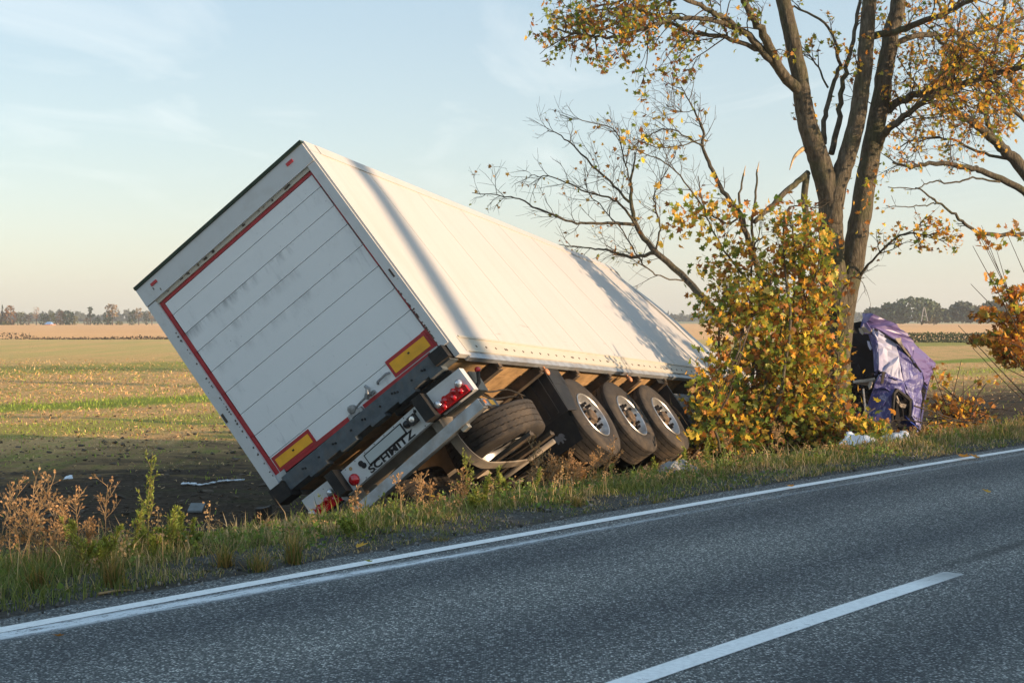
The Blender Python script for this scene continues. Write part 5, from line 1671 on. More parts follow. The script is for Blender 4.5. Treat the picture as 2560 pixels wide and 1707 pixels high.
z = -0.75 + (hedge_h(u) + 0.75) * rng.random(n_) ** 0.7
x, y = US(u, s)
maple(mb, np.stack([x, y, z], 1), rng.uniform(0.14, 0.24, n_), leafcols(n_, dict(green=4, olive=3, brown=1)), simple=True)
mb.build('hedge_leaves', 'leaves', HG, kind='stuff')
mb = MB()
uu_ = np.arange(-26, 90, 0.8)
rows = []
for dz in (-0.75, 0.0):
    for ds in (-0.22, 0.22):
        x, y = US(uu_, -10.6 + ds + 0 * uu_)
        rows.append(np.stack([x, y, (hedge_h(uu_) - 0.18) if dz == 0 else 0 * uu_ - 0.85], 1))
m_ = len(uu_)
k = np.arange(m_ - 1)
f = []
for a, b in ((0, 2), (2, 3), (3, 1)):
    f.append(np.stack([a * m_ + k, a * m_ + k + 1, b * m_ + k + 1, b * m_ + k], 1))
mb.add(np.concatenate(rows), f)
mb.build('hedge_core', 'twig', HG)

# ------------------------------------------------------------------ the crushed tractor cab
CB = 27.0
cabb = at(2230, 1130, CB)
CAB = thing('truck_cab', 'crushed violet lorry cab wedged behind the maple trunk', 'lorry', (cabb[0], cabb[1], float(gz(cabb[0], cabb[1])[0])))


def cp(a, b, dY):
    return at(2080 + a / 3.734, 740 + b / 3.734, CB + dY)


def panel(name, mat, pts, th=0.04, inner=None, sub=0, parent=None):
    """folded sheet-metal panel: polygon with own depths, subdivided and dented, with thickness"""
    P = [Vector(cp(*q)) for q in pts]
    tri = tessellate_polygon([P])
    V = [np.array(p_) for p_ in P]
    T_ = [tuple(t_) for t_ in tri]
    for _ in range(sub):
        cache, nt_ = {}, []

        def midv(i, j):
            key = (min(i, j), max(i, j))
            if key not in cache:
                V.append((V[i] + V[j]) / 2 + rng.normal(size=3) * np.array([0.010, 0.020, 0.010]))
                cache[key] = len(V) - 1
            return cache[key]
        for (a, b, c) in T_:
            ab, bc, ca = midv(a, b), midv(b, c), midv(c, a)
            nt_ += [(a, ab, ca), (ab, b, bc), (ca, bc, c), (ab, bc, ca)]
        T_ = nt_
    mb = MB().add(np.array(V), np.array(T_))
    o = mb.build(name, mat, parent or CAB, smooth=False)
    so = o.modifiers.new('thick', 'SOLIDIFY'); so.thickness = th; so.offset = 0
    return o


# roof and air deflector, side skin, torn door, sill
panel('roof_fairing', 'mauve_paint', [(290, 165, .5), (390, 170, .2), (600, 265, .3), (700, 350, .5), (760, 440, .6), (740, 575, .3), (640, 440, .15), (400, 300, .1), (300, 265, .3)], sub=2)
panel('roof_corner', 'mauve_paint', [(757, 445, .6), (960, 625, 1.1), (930, 720, 1.1), (880, 830, .9), (850, 800, .6), (830, 700, .5), (742, 578, .3)], sub=2)
panel('side_panel', 'lilac_panel', [(378, 305, .1), (430, 322, .05), (582, 425, .15), (620, 560, .1), (660, 792, .1), (585, 765, 0), (512, 722, -.05), (430, 690, -.05), (425, 450, .0)], sub=2)
panel('pillar', 'violet_paint', [(350, 360, .35), (380, 330, .1), (428, 450, 0), (424, 690, -.05), (405, 745, .1), (392, 520, .25)], sub=1)
panel('rear_quarter', 'violet_paint', [(584, 430, .15), (740, 580, .3), (836, 705, .5), (832, 850, .5), (822, 1010, .5), (742, 965, .3), (664, 800, .1), (622, 562, .1)], sub=2)
dr = panel('door', 'violet_paint', [(440, 735, -.1), (512, 724, -.08), (586, 768, -.05), (664, 802, .05), (742, 968, .25), (720, 960, .2), (606, 868, -.05), (576, 905, -.12), (548, 1238, -.2), (482, 1240, -.2), (362, 1170, -.1), (322, 1080, .0), (392, 850, -.05)], sub=2)
panel('window_rim', 'rubber', [(600, 862, -.10), (735, 955, .2), (732, 1115, .2), (712, 1118, .2), (715, 975, .18), (608, 888, -.09), (585, 915, -.14), (562, 1225, -.22), (548, 1225, -.22), (570, 905, -.15)], th=0.06, parent=dr)
panel('door_rear', 'violet_paint', [(745, 970, .27), (824, 1012, .5), (808, 1215, .45), (778, 1200, .4), (735, 1118, .25)], sub=1)
panel('sill', 'blue_paint', [(600, 1050, .35), (690, 1120, .3), (800, 1225, .3), (800, 1350, .3), (762, 1362, .3), (735, 1250, .35), (640, 1180, .45)], sub=1)
panel('door_handle', 'cross_steel', [(470, 705, -.16), (492, 712, -.16), (478, 815, -.18), (452, 822, -.18)], th=0.05, parent=dr)
panel('headliner', 'cab_beige', [(278, 285, .25), (372, 305, .12), (365, 352, .15), (285, 335, .28)], th=0.05)
panel('dash_rim', 'cab_beige', [(195, 800, .1), (300, 790, .0), (400, 768, .0), (415, 800, .05), (330, 830, .1), (240, 815, .1)], th=0.06)
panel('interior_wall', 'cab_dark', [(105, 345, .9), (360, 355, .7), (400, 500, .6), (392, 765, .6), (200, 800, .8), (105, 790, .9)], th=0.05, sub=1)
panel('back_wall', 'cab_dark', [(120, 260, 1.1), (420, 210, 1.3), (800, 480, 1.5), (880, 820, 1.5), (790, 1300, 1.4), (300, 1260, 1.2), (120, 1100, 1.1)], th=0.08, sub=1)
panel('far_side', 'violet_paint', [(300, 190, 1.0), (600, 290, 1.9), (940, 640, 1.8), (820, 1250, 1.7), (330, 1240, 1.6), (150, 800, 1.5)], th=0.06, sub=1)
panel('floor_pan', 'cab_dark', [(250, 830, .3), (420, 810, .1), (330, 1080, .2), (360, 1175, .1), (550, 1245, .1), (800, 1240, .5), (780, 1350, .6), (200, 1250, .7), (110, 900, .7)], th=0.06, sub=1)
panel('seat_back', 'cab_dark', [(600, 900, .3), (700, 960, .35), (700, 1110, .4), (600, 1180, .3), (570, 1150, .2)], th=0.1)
panel('torn_lining', 'cab_beige', [(598, 925, .02), (640, 1005, .05), (690, 1010, .1), (680, 1040, .1), (625, 1020, .05), (596, 960, .02)], th=0.03, sub=1)
panel('step_strut', 'galvanised', [(284, 865, .0), (298, 862, .0), (318, 1075, .0), (304, 1080, .0)], th=0.05)
panel('fairing_edge', 'cab_dark', [(400, 302, .04), (640, 442, .1), (735, 575, .25), (835, 705, .45), (825, 712, .44), (725, 590, .24), (628, 462, .1), (398, 318, .04)], th=0.03)
panel('torn_edge', 'cab_beige', [(585, 395, .0), (640, 390, .05), (640, 410, .05), (655, 445, .05), (690, 500, .12), (735, 560, .2), (722, 565, .2), (660, 490, .1), (620, 440, .05)], th=0.04)
# torn strips and shards hanging off the shell
for (a, b, c, mt) in ((300, 250, .1, 'mauve_paint'), (250, 300, .3, 'cab_beige'), (330, 420, .2, 'lilac_panel'), (440, 1235, -.2, 'violet_paint'), (640, 1270, .1, 'blue_paint'), (350, 800, .0, 'cab_beige'), (390, 1190, -.1, 'violet_paint'), (850, 830, .6, 'mauve_paint'), (700, 1330, .2, 'blue_paint'), (280, 980, .1, 'galvanised'), (230, 1080, .1, 'violet_paint')):
    w_, h_ = rng.uniform(14, 30), rng.uniform(40, 90)
    t_ = rng.uniform(-0.6, 0.6)
    panel('torn_strip', mt, [(a, b, c), (a + w_, b + rng.uniform(-8, 8), c - .05), (a + w_ * .8 + h_ * t_, b + h_ * .8, c - .12), (a + w_ * .2 + h_ * t_, b + h_, c - .10), (a - w_ * .3 + h_ * t_ * .5, b + h_ * .5, c - .02)], th=0.02)
# engine and bumper wreckage below
for (a, b, c, r_) in ((180, 1000, .3, .25), (260, 1120, .3, .22), (230, 900, .5, .2), (330, 1180, .3, .16), (700, 1280, .3, .14)):
    q = cp(a, b, c)
    mb = MB().box(q[0] - r_, q[0] + r_, q[1] - r_, q[1] + r_, q[2] - r_ * .8, q[2] + r_ * .8, 2, 2, 2, fn=lambda v: v + rng.normal(size=v.shape) * 0.02)
    mb.build('engine_block', 'cab_dark', CAB)
mb = MB()
for k in range(9):
    p0 = cp(rng.uniform(120, 350), rng.uniform(820, 1200), 0.1); p1 = p0 + rng.normal(size=3) * 0.3
    mb.tube([p0, (p0 + p1) / 2 + rng.normal(size=3) * 0.06, p1], 0.018, 5)
mb.build('torn_pipes', 'cab_dark', CAB, smooth=True)
# tractor chassis between cab and trailer, hidden in the boughs
mb = MB()
pA, pB = at(2150, 1110, 27.3), at(1900, 1120, 28.5)
for dz in (0.0, 0.35):
    mb.tube([pA + np.array([0, 0, dz]), pB + np.array([0, 0, dz])], 0.10, 6)
mb.build('tractor_frame', 'cab_dark', CAB)


def crumple(name, label, cat, pts, mat, n=14, amp=0.05, group=None):
    """crumpled sheet spanned over four corners"""
    a, b, c, d = [np.array(q) for q in pts]
    g = np.linspace(0, 1, n)
    U_, V_ = np.meshgrid(g, g, indexing='ij')
    P = (a * ((1 - U_) * (1 - V_))[..., None] + b * (U_ * (1 - V_))[..., None] + c * (U_ * V_)[..., None] + d * ((1 - U_) * V_)[..., None])
    bulge = np.sin(np.pi * U_) * np.sin(np.pi * V_)
    q1, q2, q3 = rng.uniform(0, 6.28, 3)
    P[..., 2] += amp * 1.6 * bulge + amp * 0.7 * np.sin(U_ * 7 + V_ * 4 + q1) * np.sin(V_ * 6 + q2) + amp * rng.normal(size=U_.shape) * 0.12
    P[..., 1] += amp * 0.8 * np.sin(U_ * 9 - V_ * 5 + q3)
    P[..., 0] += amp * 0.5 * np.sin(V_ * 8 + q1)
    k = (np.arange(n - 1)[:, None] * n + np.arange(n - 1)[None]).ravel()
    mb = MB().add(P.reshape(-1, 3), np.stack([k, k + n, k + n + 1, k + 1], 1))
    o = mb.build(name, mat, smooth=True, label=label, category=cat)
    so = o.modifiers.new('thick', 'SOLIDIFY'); so.thickness = 0.012
    if group:
        o['group'] = group
    return o


crumple('crumpled_sheet', 'large white crumpled sheet below the violet cab door', 'sheet', [at(2200, 1130, 18.9), at(2285, 1126, 18.9), at(2268, 1082, 19.4), at(2205, 1074, 19.4)], 'white_sheet', 14, 0.045)
crumple('crumpled_sheet', 'white torn sheet at the foot of the maple trunk', 'sheet', [at(2095, 1138, 18.4), at(2200, 1132, 18.6), at(2195, 1090, 19.2), at(2110, 1083, 19.2)], 'white_sheet', 14, 0.05)
crumple('crumpled_sheet', 'small white scrap in the grass right of the large sheet', 'sheet', [at(2240, 1136, 18.2), at(2310, 1128, 18.6), at(2295, 1106, 19.0), at(2245, 1106, 19.0)], 'white_sheet', 10, 0.03)
crumple('plastic_scrap', 'small white plastic scrap on the soil at far left', 'scrap', [ground_pt(158, 1200) + np.array([0, 0, .02]), ground_pt(182, 1198) + np.array([0, 0, .02]), ground_pt(181, 1194) + np.array([0, 0, .05]), ground_pt(166, 1195) + np.array([0, 0, .04])], 'white_sheet', 6, 0.012)

# grey lump of broken concrete under the third wheel
q = ground_pt(1690, 1190, -0.1); q = at(1692, 1192, 15.3)
mb = MB()
n1, n2 = 12, 16
th, ph = np.meshgrid(np.linspace(0.02, math.pi - 0.02, n1), np.arange(n2) / n2 * 2 * math.pi, indexing='ij')
rr = 1 + 0.16 * np.sin(3 * ph + 2 * th) + 0.10 * np.sin(5 * ph - 3 * th) + 0.05 * rng.normal(size=th.shape)
v = np.stack([0.26 * rr * np.sin(th) * np.cos(ph), 0.22 * rr * np.sin(th) * np.sin(ph), 0.15 * rr * np.cos(th)], -1).reshape(-1, 3) + q
i, j = np.meshgrid(np.arange(n1 - 1), np.arange(n2), indexing='ij')
a_ = (i * n2 + j).ravel(); b_ = (i * n2 + (j + 1) % n2).ravel()
mb.add(v, [np.stack([a_, b_, b_ + n2, a_ + n2], 1), np.arange(n2)[None, ::-1].copy(), (np.arange(n2) + (n1 - 1) * n2)[None]])
mb.build('concrete_lump', 'grey_lump', smooth=False, label='grey broken concrete lump in the grass by the foremost trailer wheel', category='rubble')

# debris on the tilled soil
for (px0, px1, py, lab) in ((455, 540, 1212, 'thin white foam strip on dark soil, left piece'), (545, 612, 1206, 'thin white foam strip on dark soil, piece nearest the trailer')):
    mb = MB()
    N = 12
    a_, b_ = ground_pt(px0, py), ground_pt(px1, py - 4)
    for k in range(N):
        t_ = k / (N - 1)
        c_ = a_ + (b_ - a_) * t_ + np.array([0, rng.normal() * 0.05 - 0.15 * math.sin(t_ * 3.1), 0])
        c_[2] = float(gz(c_[0], c_[1])[0]) + 0.02
        if k:
            w_ = np.array([0, rng.uniform(0.02, 0.09), 0])
            h_ = np.array([0, 0, rng.uniform(0.008, 0.022)])
            mb.add(np.array([pc - w_, pc + w_, c_ + w_, c_ - w_, pc - w_ + h_, pc + w_ + h_, c_ + w_ + h_, c_ - w_ + h_]),
                   np.array([(3, 2, 1, 0), (4, 5, 6, 7), (0, 1, 5, 4), (1, 2, 6, 5), (2, 3, 7, 6), (3, 0, 4, 7)]))
        pc = c_
    mb.build('foam_strip', 'foam_white', label=lab, category='debris', group='white strips on the soil')
q = ground_pt(490, 1282)
mb = MB().box(q[0] - .10, q[0] + .10, q[1] - .08, q[1] + .14, q[2] + .0, q[2] + .025, fn=lambda v: v + np.stack([0 * v[:, 0], 0 * v[:, 0], (v[:, 1] - q[1]) * 0.35 + 0.05], 1))
mb.build('broken_board', 'board_grey', label='small grey rectangular board lying on the soil left of the trailer', category='board')
q = ground_pt(660, 1305, -1.0)
mb = MB().box(q[0] - .09, q[0] + .09, q[1] - .1, q[1] + .1, q[2], q[2] + .20, 2, 2, 2, fn=lambda v: v + np.stack([0.02 * np.sin(v[:, 2] * 30), 0 * v[:, 0], 0.02 * np.sin(v[:, 0] * 25)], 1))
mb.build('black_block', 'rubber', bevel=0.02, label='black rubber block at the far edge of the verge left of the tail lamps', category='debris')
a_, b_ = ground_pt(450, 1348, -0.05), ground_pt(550, 1338, -0.05)
mb = MB().tube(catmull([a_ + np.array([0, 0, .05]), (a_ + b_) / 2 + np.array([0, .05, .08]), b_ + np.array([0, 0, .06])], 6), [0.02] * 13, 6)
mb.box(*sorted((a_[0], b_[0])), a_[1] + .0, a_[1] + .25, a_[2] + .015, a_[2] + .035)
mb.build('black_trim', 'rubber', label='black plastic trim strip half buried in the left verge grass', category='debris')
a_, b_ = ground_pt(775, 1410, 0), ground_pt(822, 1402, 0)
MB().tube(catmull([a_ + np.array([0, 0, .015]), (a_ + b_) / 2 + np.array([0, .01, .03]), b_ + np.array([0, 0, .02])], 4), [.012, .014, .016, .014, .015, .012, .012, .01, .006], 6).build('dark_stick', 'twig', label='short dark stick on the asphalt edge', category='stick')
for (p0, p1, lab) in (((245, 1492), (360, 1486), 'long thin brown stick at the asphalt edge'), ((95, 1528), (165, 1520), 'short brown stick on the shoulder at lower left')):
    a_, b_ = ground_pt(*p0, 0), ground_pt(*p1, 0)
    MB().tube(catmull([a_ + np.array([0, 0, .02]), (a_ + b_) / 2 + np.array([0, .03, .03]), b_ + np.array([0, 0, .02])], 4), np.linspace(.010, .004, 9), 5).build('dry_stick', 'dry_stem', label=lab, category='stick')
for (px, py, c_, s_, lab) in ((893, 1376, 'gold', .09, 'yellow maple leaf standing on the shoulder below the bumper'), (2412, 1156, 'orange', .15, 'orange leaf lying on the white edge line at right'), (2440, 1157, 'orange', .12, 'pale orange leaf beside another on the edge line'),
                              (925, 1425, 'olive', .06, 'small green leaf on the asphalt below the edge line'), (2470, 1246, 'gold', .08, 'tiny yellow leaf alone on the open asphalt'), (1978, 1231, 'orange', .08, 'small orange leaf below the edge line near the thicket'), (150, 1617, 'brown', .06, 'brown leaf flat on the asphalt at lower left'), (1085, 1268, 'gold', .10, 'pale leaf caught in the verge grass below the underrun bar')):
    q = ground_pt(px, py, 0.0); q[2] = max(q[2], 0.0) + 0.02
    mb = MB(); maple(mb, [[0, 0, 0]], [s_], np.array([PAL[c_]]) * 1.2)
    o = mb.build('fallen_leaf', 'leaves', label=lab, category='leaf', group='fallen leaves on the road')
    o.location = q
    vz = np.array([v_.co[:] for v_ in o.data.vertices])
    # lay it nearly flat
    o.rotation_euler = (0, 0, 0)
    L3 = np.concatenate([[[0, .32, 0]], np.c_[LEAF2, 0.25 * np.abs(LEAF2[:, 0]) + 0.06]]) * s_
    o.data.vertices.foreach_set('co', L3.ravel())
    o.rotation_euler = (0.35, 0.1, rng.uniform(0, 6.28))


# ------------------------------------------------------------------ weeds on the verge
def weed(kind, px, py_base, h, label, spread=0.25, group=None, stems=1, s=None, lean=0.0):
    """px, py_base: pixel of the foot; h: height in metres"""
    b = at(px, py_base, 10.0) - CAM
    b = CAM + b * (-CAM[2] / b[2])
    b[2] = float(gz(b[0], b[1])[0]) - 0.01
    T = thing({'green': 'green_weed', 'dry': 'dry_weed', 'tuft': 'grass_tuft'}[kind], label, 'weed' if kind != 'tuft' else 'grass tuft', tuple(b), group)
    if kind == 'tuft':
        mb = MB(); n = 130
        yaw = rng.uniform(0, 6.28, n)
        col = np.array([0.42, 0.28, 0.10]) * rng.uniform(0.5, 1.2, (n, 1))
        gk = rng.random(n) < 0.4
        col[gk] = np.array([0.14, 0.17, 0.04]) * rng.uniform(0.7, 1.3, (gk.sum(), 1))
        blades(mb, b + np.c_[rng.normal(size=(n, 2)) * 0.03, np.zeros(n)], h * rng.uniform(0.5, 1.1, n), rng.uniform(0.004, 0.008, n), yaw, rng.uniform(0.15, 1.0, n) * spread * 3, col)
        mb.build('blades', 'grass', T)
        return
    st, lf = MB(), MB()
    leafP, leafD = [], []
    for k in range(stems):
        foot = b + np.array([rng.normal() * 0.05 * (stems > 1), rng.normal() * 0.05 * (stems > 1), 0])
        d = unit(np.array([rng.normal() * spread * (0.35 if stems == 1 else 1) + lean, rng.normal() * spread * 0.4, 1.0]))
        hh = h * (1 if k == 0 else rng.uniform(0.5, 0.95))
        pts = [foot]
        for i in range(7):
            d = unit(d + rng.normal(size=3) * 0.05)
            pts.append(pts[-1] + d * hh / 7)
        pts = np.array(pts)
        st.tube(pts, np.linspace(0.0050, 0.0018, 8) if kind == 'green' else np.linspace(0.0034, 0.0014, 8), 5, cap=False)
        nb = int(16 if kind == 'green' else 10)
        for _ in range(nb):
            t_ = rng.uniform(0.18, 0.97) if kind == 'green' else rng.uniform(0.35, 1.0)
            i_ = min(int(t_ * 7), 6)
            p0 = pts[i_] + (pts[i_ + 1] - pts[i_]) * rng.random()
            a = R(rng.uniform(22, 45) if kind == 'green' else rng.uniform(30, 65))
            dd = unit(d * math.cos(a) + perp(d) * math.sin(a) + np.array([0, 0, 0.2]))
            Lb = hh * (0.34 * (1 - t_) + 0.07) if kind == 'green' else hh * rng.uniform(0.12, 0.32)
            m_ = 5
            bp = [p0]
            for i in range(m_):
                dd = unit(dd + np.array([0, 0, 0.12 if kind == 'green' else 0.03]) + rng.normal(size=3) * 0.08)
                bp.append(bp[-1] + dd * Lb / m_)
            bp = np.array(bp)
            st.tube(bp, np.linspace(0.0024, 0.0012, m_ + 1), 4, cap=False)
            if kind == 'green':
                for q_ in range(int(10 + 40 * Lb)):
                    w_ = rng.random() ** 0.7
                    i2 = min(int(w_ * m_), m_ - 1)
                    leafP.append(bp[i2] + (bp[i2 + 1] - bp[i2]) * rng.random()); leafD.append(unit(unit(bp[i2 + 1] - bp[i2]) + rng.normal(size=3) * 0.55))
            else:
                for _2 in range(4):
                    i2 = rng.integers(1, m_)
                    d3 = unit(unit(bp[i2 + 1] - bp[i2]) + perp(unit(bp[i2 + 1] - bp[i2])) * 0.9)
                    e = bp[i2] + d3 * Lb * rng.uniform(0.2, 0.45)
                    st.tube([bp[i2], e], [0.0016, 0.0012], 3, cap=False)
                    leafP += [e, e + d3 * 0.012]; leafD += [d3, -d3]
                leafP.append(bp[-1]); leafD.append(dd)
        if kind == 'green':
            for q_ in range(60):
                w_ = rng.random()
                i2 = min(int(w_ * 7), 6)
                leafP.append(pts[i2] + (pts[i2 + 1] - pts[i2]) * rng.random()); leafD.append(unit(d * 0.8 + rng.normal(size=3) * 0.6))
    P, Dd = np.array(leafP), np.array(leafD)
    n = len(P)
    if kind == 'green':
        Lf = rng.uniform(0.018, 0.045, n); wf = rng.uniform(0.006, 0.013, n)
        col = np.array([0.27, 0.31, 0.065]) * rng.uniform(0.6, 1.4, (n, 1)) * rng.uniform(0.9, 1.1, (n, 3))
    else:
        Lf = rng.uniform(0.014, 0.028, n); wf = rng.uniform(0.012, 0.019, n)
        col = np.array([0.50, 0.30, 0.15]) * rng.uniform(0.5, 1.3, (n, 1))
    S_ = np.cross(Dd, rng.normal(size=(n, 3))); S_ /= np.linalg.norm(S_, axis=1, keepdims=True) + 1e-9
    v = np.stack([P, P + Dd * Lf[:, None] * .5 + S_ * wf[:, None] * .5, P + Dd * Lf[:, None], P + Dd * Lf[:, None] * .5 - S_ * wf[:, None] * .5], 1).reshape(-1, 3)
    k = np.arange(n) * 4
    lf.add(v, np.stack([k, k + 1, k + 2, k + 3], 1), np.repeat(col, 4, 0))
    st.build('stem', 'green_stem' if kind == 'green' else 'dry_stem', T, smooth=True)
    lf.build('leaves' if kind == 'green' else 'seed_heads', 'grass', T, kind='stuff')


weed('green', 372, 1385, 0.72, 'tallest green weed with pointed plumes in front of the tilled soil', 0.10)
weed('green', 330, 1390, 0.36, 'green weed just left of the tallest weed', 0.25)
weed('green', 420, 1385, 0.34, 'green weed just right of the tallest weed', 0.25)
weed('green', 232, 1430, 0.42, 'bright green leafy weed between dead stalks and tall weed', 0.3, stems=7)
weed('green', 455, 1370, 0.30, 'low bushy green weed right of the tall weeds', 0.45, stems=8)
weed('green', 380, 1400, 0.22, 'dark low bushy weed at the foot of the tallest weed', 0.5, stems=6)
for i, (px, py, h, sp, stm, lab) in enumerate(((22, 1445, 0.64, .22, 3, 'pale dead stalks at the extreme left edge'), (62, 1430, 0.60, .35, 4, 'golden dead branching weed second from the left edge'), (110, 1420, 0.55, .45, 5, 'broad tangle of golden dead stalks left of the green weed'), (150, 1405, 0.46, .4, 3, 'brown dead weed with forked tips behind the tangle'),
                                               (215, 1400, 0.46, .28, 2, 'reddish dead weed with bent top near the tall green weed'), (265, 1395, 0.54, .24, 2, 'airy brown seed-head weed left of the tall green weed'))):
    weed('dry', px, py, h, lab, sp, stems=stm)
for (px, py, h, sp, stm, lab) in ((888, 1335, 0.30, .10, 1, 'slender dry stalk left of the first letter'), (1003, 1305, 0.34, .10, 1, 'slender dry stalk right of the lettering'),
                                  (1035, 1292, 0.36, .18, 2, 'pair of dry stalks below the middle of the underrun bar'), (1085, 1280, 0.30, .2, 2, 'thin dry weed below the right end of the underrun bar'), (1140, 1262, 0.34, .3, 2, 'forked dry weed in front of the lower spare tyre')):
    weed('dry', px, py, h, lab, sp, stems=stm)
for (px, py, h, sp, stm, lab) in ((900, 1350, 0.18, .4, 4, 'bushy green weed below the left end of the bar'), (1175, 1262, 0.52, .10, 1, 'tall green plume in front of the spare wheel basket'), (1215, 1262, 0.28, .3, 2, 'short green weed right of the tall plume'), (1245, 1250, 0.34, .12, 1, 'green plume between the basket and the mud flap'), (1180, 1275, 0.18, .4, 4, 'bright green low weed at the verge edge below the basket'),
                                  (1300, 1230, 0.24, .25, 2, 'small green plume left of the brown seed heads'), (1625, 1185, 0.22, .3, 3, 'green weed with drooping top near the concrete lump'), (1770, 1180, 0.34, .12, 1, 'slim green weed right of the concrete lump'), (1710, 1175, 0.28, .2, 1, 'thin green stalk in front of the foremost wheel')):
    weed('green', px, py, h, lab, sp, stems=stm)
for (px, py, h, sp, stm, lab) in ((1345, 1212, 0.52, .25, 5, 'tall rust-brown seed-head weed below the mud flap'), (1385, 1208, 0.40, .4, 8, 'dense rust-brown weed clump below the rear wheel'), (1430, 1206, 0.36, .4, 7, 'brown weed clump below the rearmost tyre'), (1470, 1203, 0.30, .4, 6, 'low brown weed between rear and middle tyres'), (1520, 1193, 0.42, .3, 4, 'brown branching seed-head weed in front of the middle tyre'), (1945, 1160, 0.42, .25, 2, 'reddish dry stalks in front of the leaf heap'), (1850, 1165, 0.34, .3, 2, 'grey-brown dry weed at the left foot of the leaf heap')):
    weed('dry', px, py, h, lab, sp, stems=stm)
for (px, py, h, sp, lab) in ((280, 1470, 0.26, .25, 'dry grass tuft beside the short stick'), (645, 1425, 0.22, .5, 'pale dry grass tuft sprawling onto the asphalt'), (735, 1408, 0.24, .25, 'upright yellow grass tuft below the left tail lamp'), (560, 1420, 0.20, .4, 'green-yellow tuft left of the pale dry tuft'), (95, 1480, 0.22, .3, 'yellowish tuft at lower left near the shoulder'), (1100, 1350, 0.10, .5, 'small tuft at the shoulder below the bumper end'), (1440, 1270, 0.12, .4, 'little yellow tuft alone on the shoulder below the wheels'), (1640, 1255, 0.08, .6, 'green tuft growing in the asphalt edge below the lump')):
    weed('tuft', px, py, h, lab, sp)

# ------------------------------------------------------------------ far background
FARB = 470.0


def far_tree(px, ytop, wpx, ybase, col, label, shape='round', Y=FARB, trunk=True, group='trees on the far side of the fields', dens=1.0, kind='deciduous_tree'):
    b = at(px, ybase, Y)
    hgt = (ybase - ytop) / FPX * Y
    rad = wpx / FPX * Y / 2
    b[2] -= 0.3
    T = thing(kind, label, 'tree', tuple(b), group)
    lo = 0.12 if shape in ('round', 'bush') else (0.0 if shape == 'cone' else 0.45)
    mb = MB()
    mb.tube([b, b + np.array([0, 0, hgt * 0.5]), b + np.array([rad * .08, 0, hgt * 0.9])], [hgt * .028 + .06, hgt * .02 + .04, .04], 5)
    mb.build('trunk', 'far_bark', T)
    n = int((230 if shape != 'bush' else 160) * dens * max(0.7, min(2.0, rad / 2)))
    zz = lo + (1 - lo) * rng.random(n)
    prof = {'round': np.sqrt(np.clip(1 - ((zz - 0.55) / 0.5) ** 2, 0.03, 1)), 'bush': np.sqrt(np.clip(1 - (zz * 0.95) ** 2.2, 0.05, 1)), 'cone': (1.03 - zz) * 1.0, 'tall': 0.35 + 0.65 * np.sqrt(np.clip(1 - ((zz - 0.72) / 0.36) ** 2, 0.0, 1)), 'pine': np.where(np.sin(zz * 15) > -0.3, 0.85, 0.25) * np.clip(1.4 - zz, 0.3, 1)}[shape]
    # several lobes so the outline is uneven
    nl = 7
    la = rng.uniform(0, 6.28, nl); lz = rng.uniform(lo, 1, nl)
    a = rng.uniform(0, 6.28, n)
    lob = 0.75 + 0.4 * np.max(np.cos(a[:, None] - la[None]) * np.exp(-((zz[:, None] - lz[None]) / 0.22) ** 2), 1)
    r_ = rad * prof * lob * rng.random(n) ** 0.35
    P = b + np.stack([np.cos(a) * r_, np.sin(a) * r_, zz * hgt], 1)
    c = np.array(col) * rng.uniform(0.55, 1.35, (n, 1)) * rng.uniform(0.92, 1.08, (n, 3))
    mb = MB()
    maple(mb, P, rng.uniform(0.45, 1.0, n) * max(0.35, min(1.1, rad * 0.34)), c, simple=True)
    mb.build('crown', 'far_leaves', T)


DG, OL, BR, OR, TN, YG, GB = (0.045, 0.070, 0.035), (0.10, 0.11, 0.035), (0.13, 0.085, 0.045), (0.22, 0.12, 0.05), (0.25, 0.18, 0.10), (0.20, 0.19, 0.05), (0.12, 0.10, 0.075)
for (px, yt, wp, yb, cl, shp, lab) in (
        (6, 760, 20, 818, DG, 'cone', 'small dark conifer at the far left edge'), (4, 776, 30, 820, (0.17, 0.12, 0.05), 'round', 'golden-brown round tree at the far left edge'), (27, 762, 34, 819, OR, 'round', 'rust-coloured tall tree near the left edge'),
        (14, 800, 44, 822, OL, 'bush', 'low olive bush below the rust-coloured tree'), (52, 778, 26, 818, OL, 'round', 'olive round tree right of the rust-coloured tree'), (71, 786, 22, 817, GB, 'round', 'grey-brown tree between olive tree and pale poplar'), (91, 766, 15, 816, (0.34, 0.20, 0.12), 'tall', 'pale orange slender poplar in the left tree line'),
        (110, 782, 27, 816, DG, 'round', 'dark tree right behind the blue-roofed house'), (130, 780, 25, 815, OL, 'round', 'olive tree above the blue roof'), (152, 777, 28, 815, BR, 'round', 'brown round tree right of the house'), (173, 775, 34, 815, DG, 'round', 'broad dark tree left of the small yellow tree'),
        (188, 788, 15, 814, YG, 'round', 'small yellow-green tree in the middle of the left tree line'), (226, 766, 26, 814, DG, 'pine', 'dark tufted pine in the left tree line'), (217, 793, 20, 814, GB, 'bush', 'grey bush left of the tufted pine'), (243, 792, 26, 814, DG, 'bush', 'dark bush right of the tufted pine'),
        (270, 777, 30, 814, DG, 'round', 'dark tree left of the tall bare tree'), (281, 759, 32, 814, TN, 'tall', 'tall tan thin-crowned tree with bare trunk'), (298, 801, 22, 813, OL, 'bush', 'low bush right of the tall tan tree'), (331, 776, 26, 813, DG, 'round', 'dark round tree with open trunk near the trailer'),
        (347, 768, 19, 812, TN, 'tall', 'tan tree beside the dark round tree near the trailer'), (366, 775, 20, 812, DG, 'round', 'dark tree next to the trailer edge'), (380, 772, 18, 812, TN, 'tall', 'tan tree half hidden by the trailer edge')):
    far_tree(px, yt, wp, yb, cl, lab, shp)
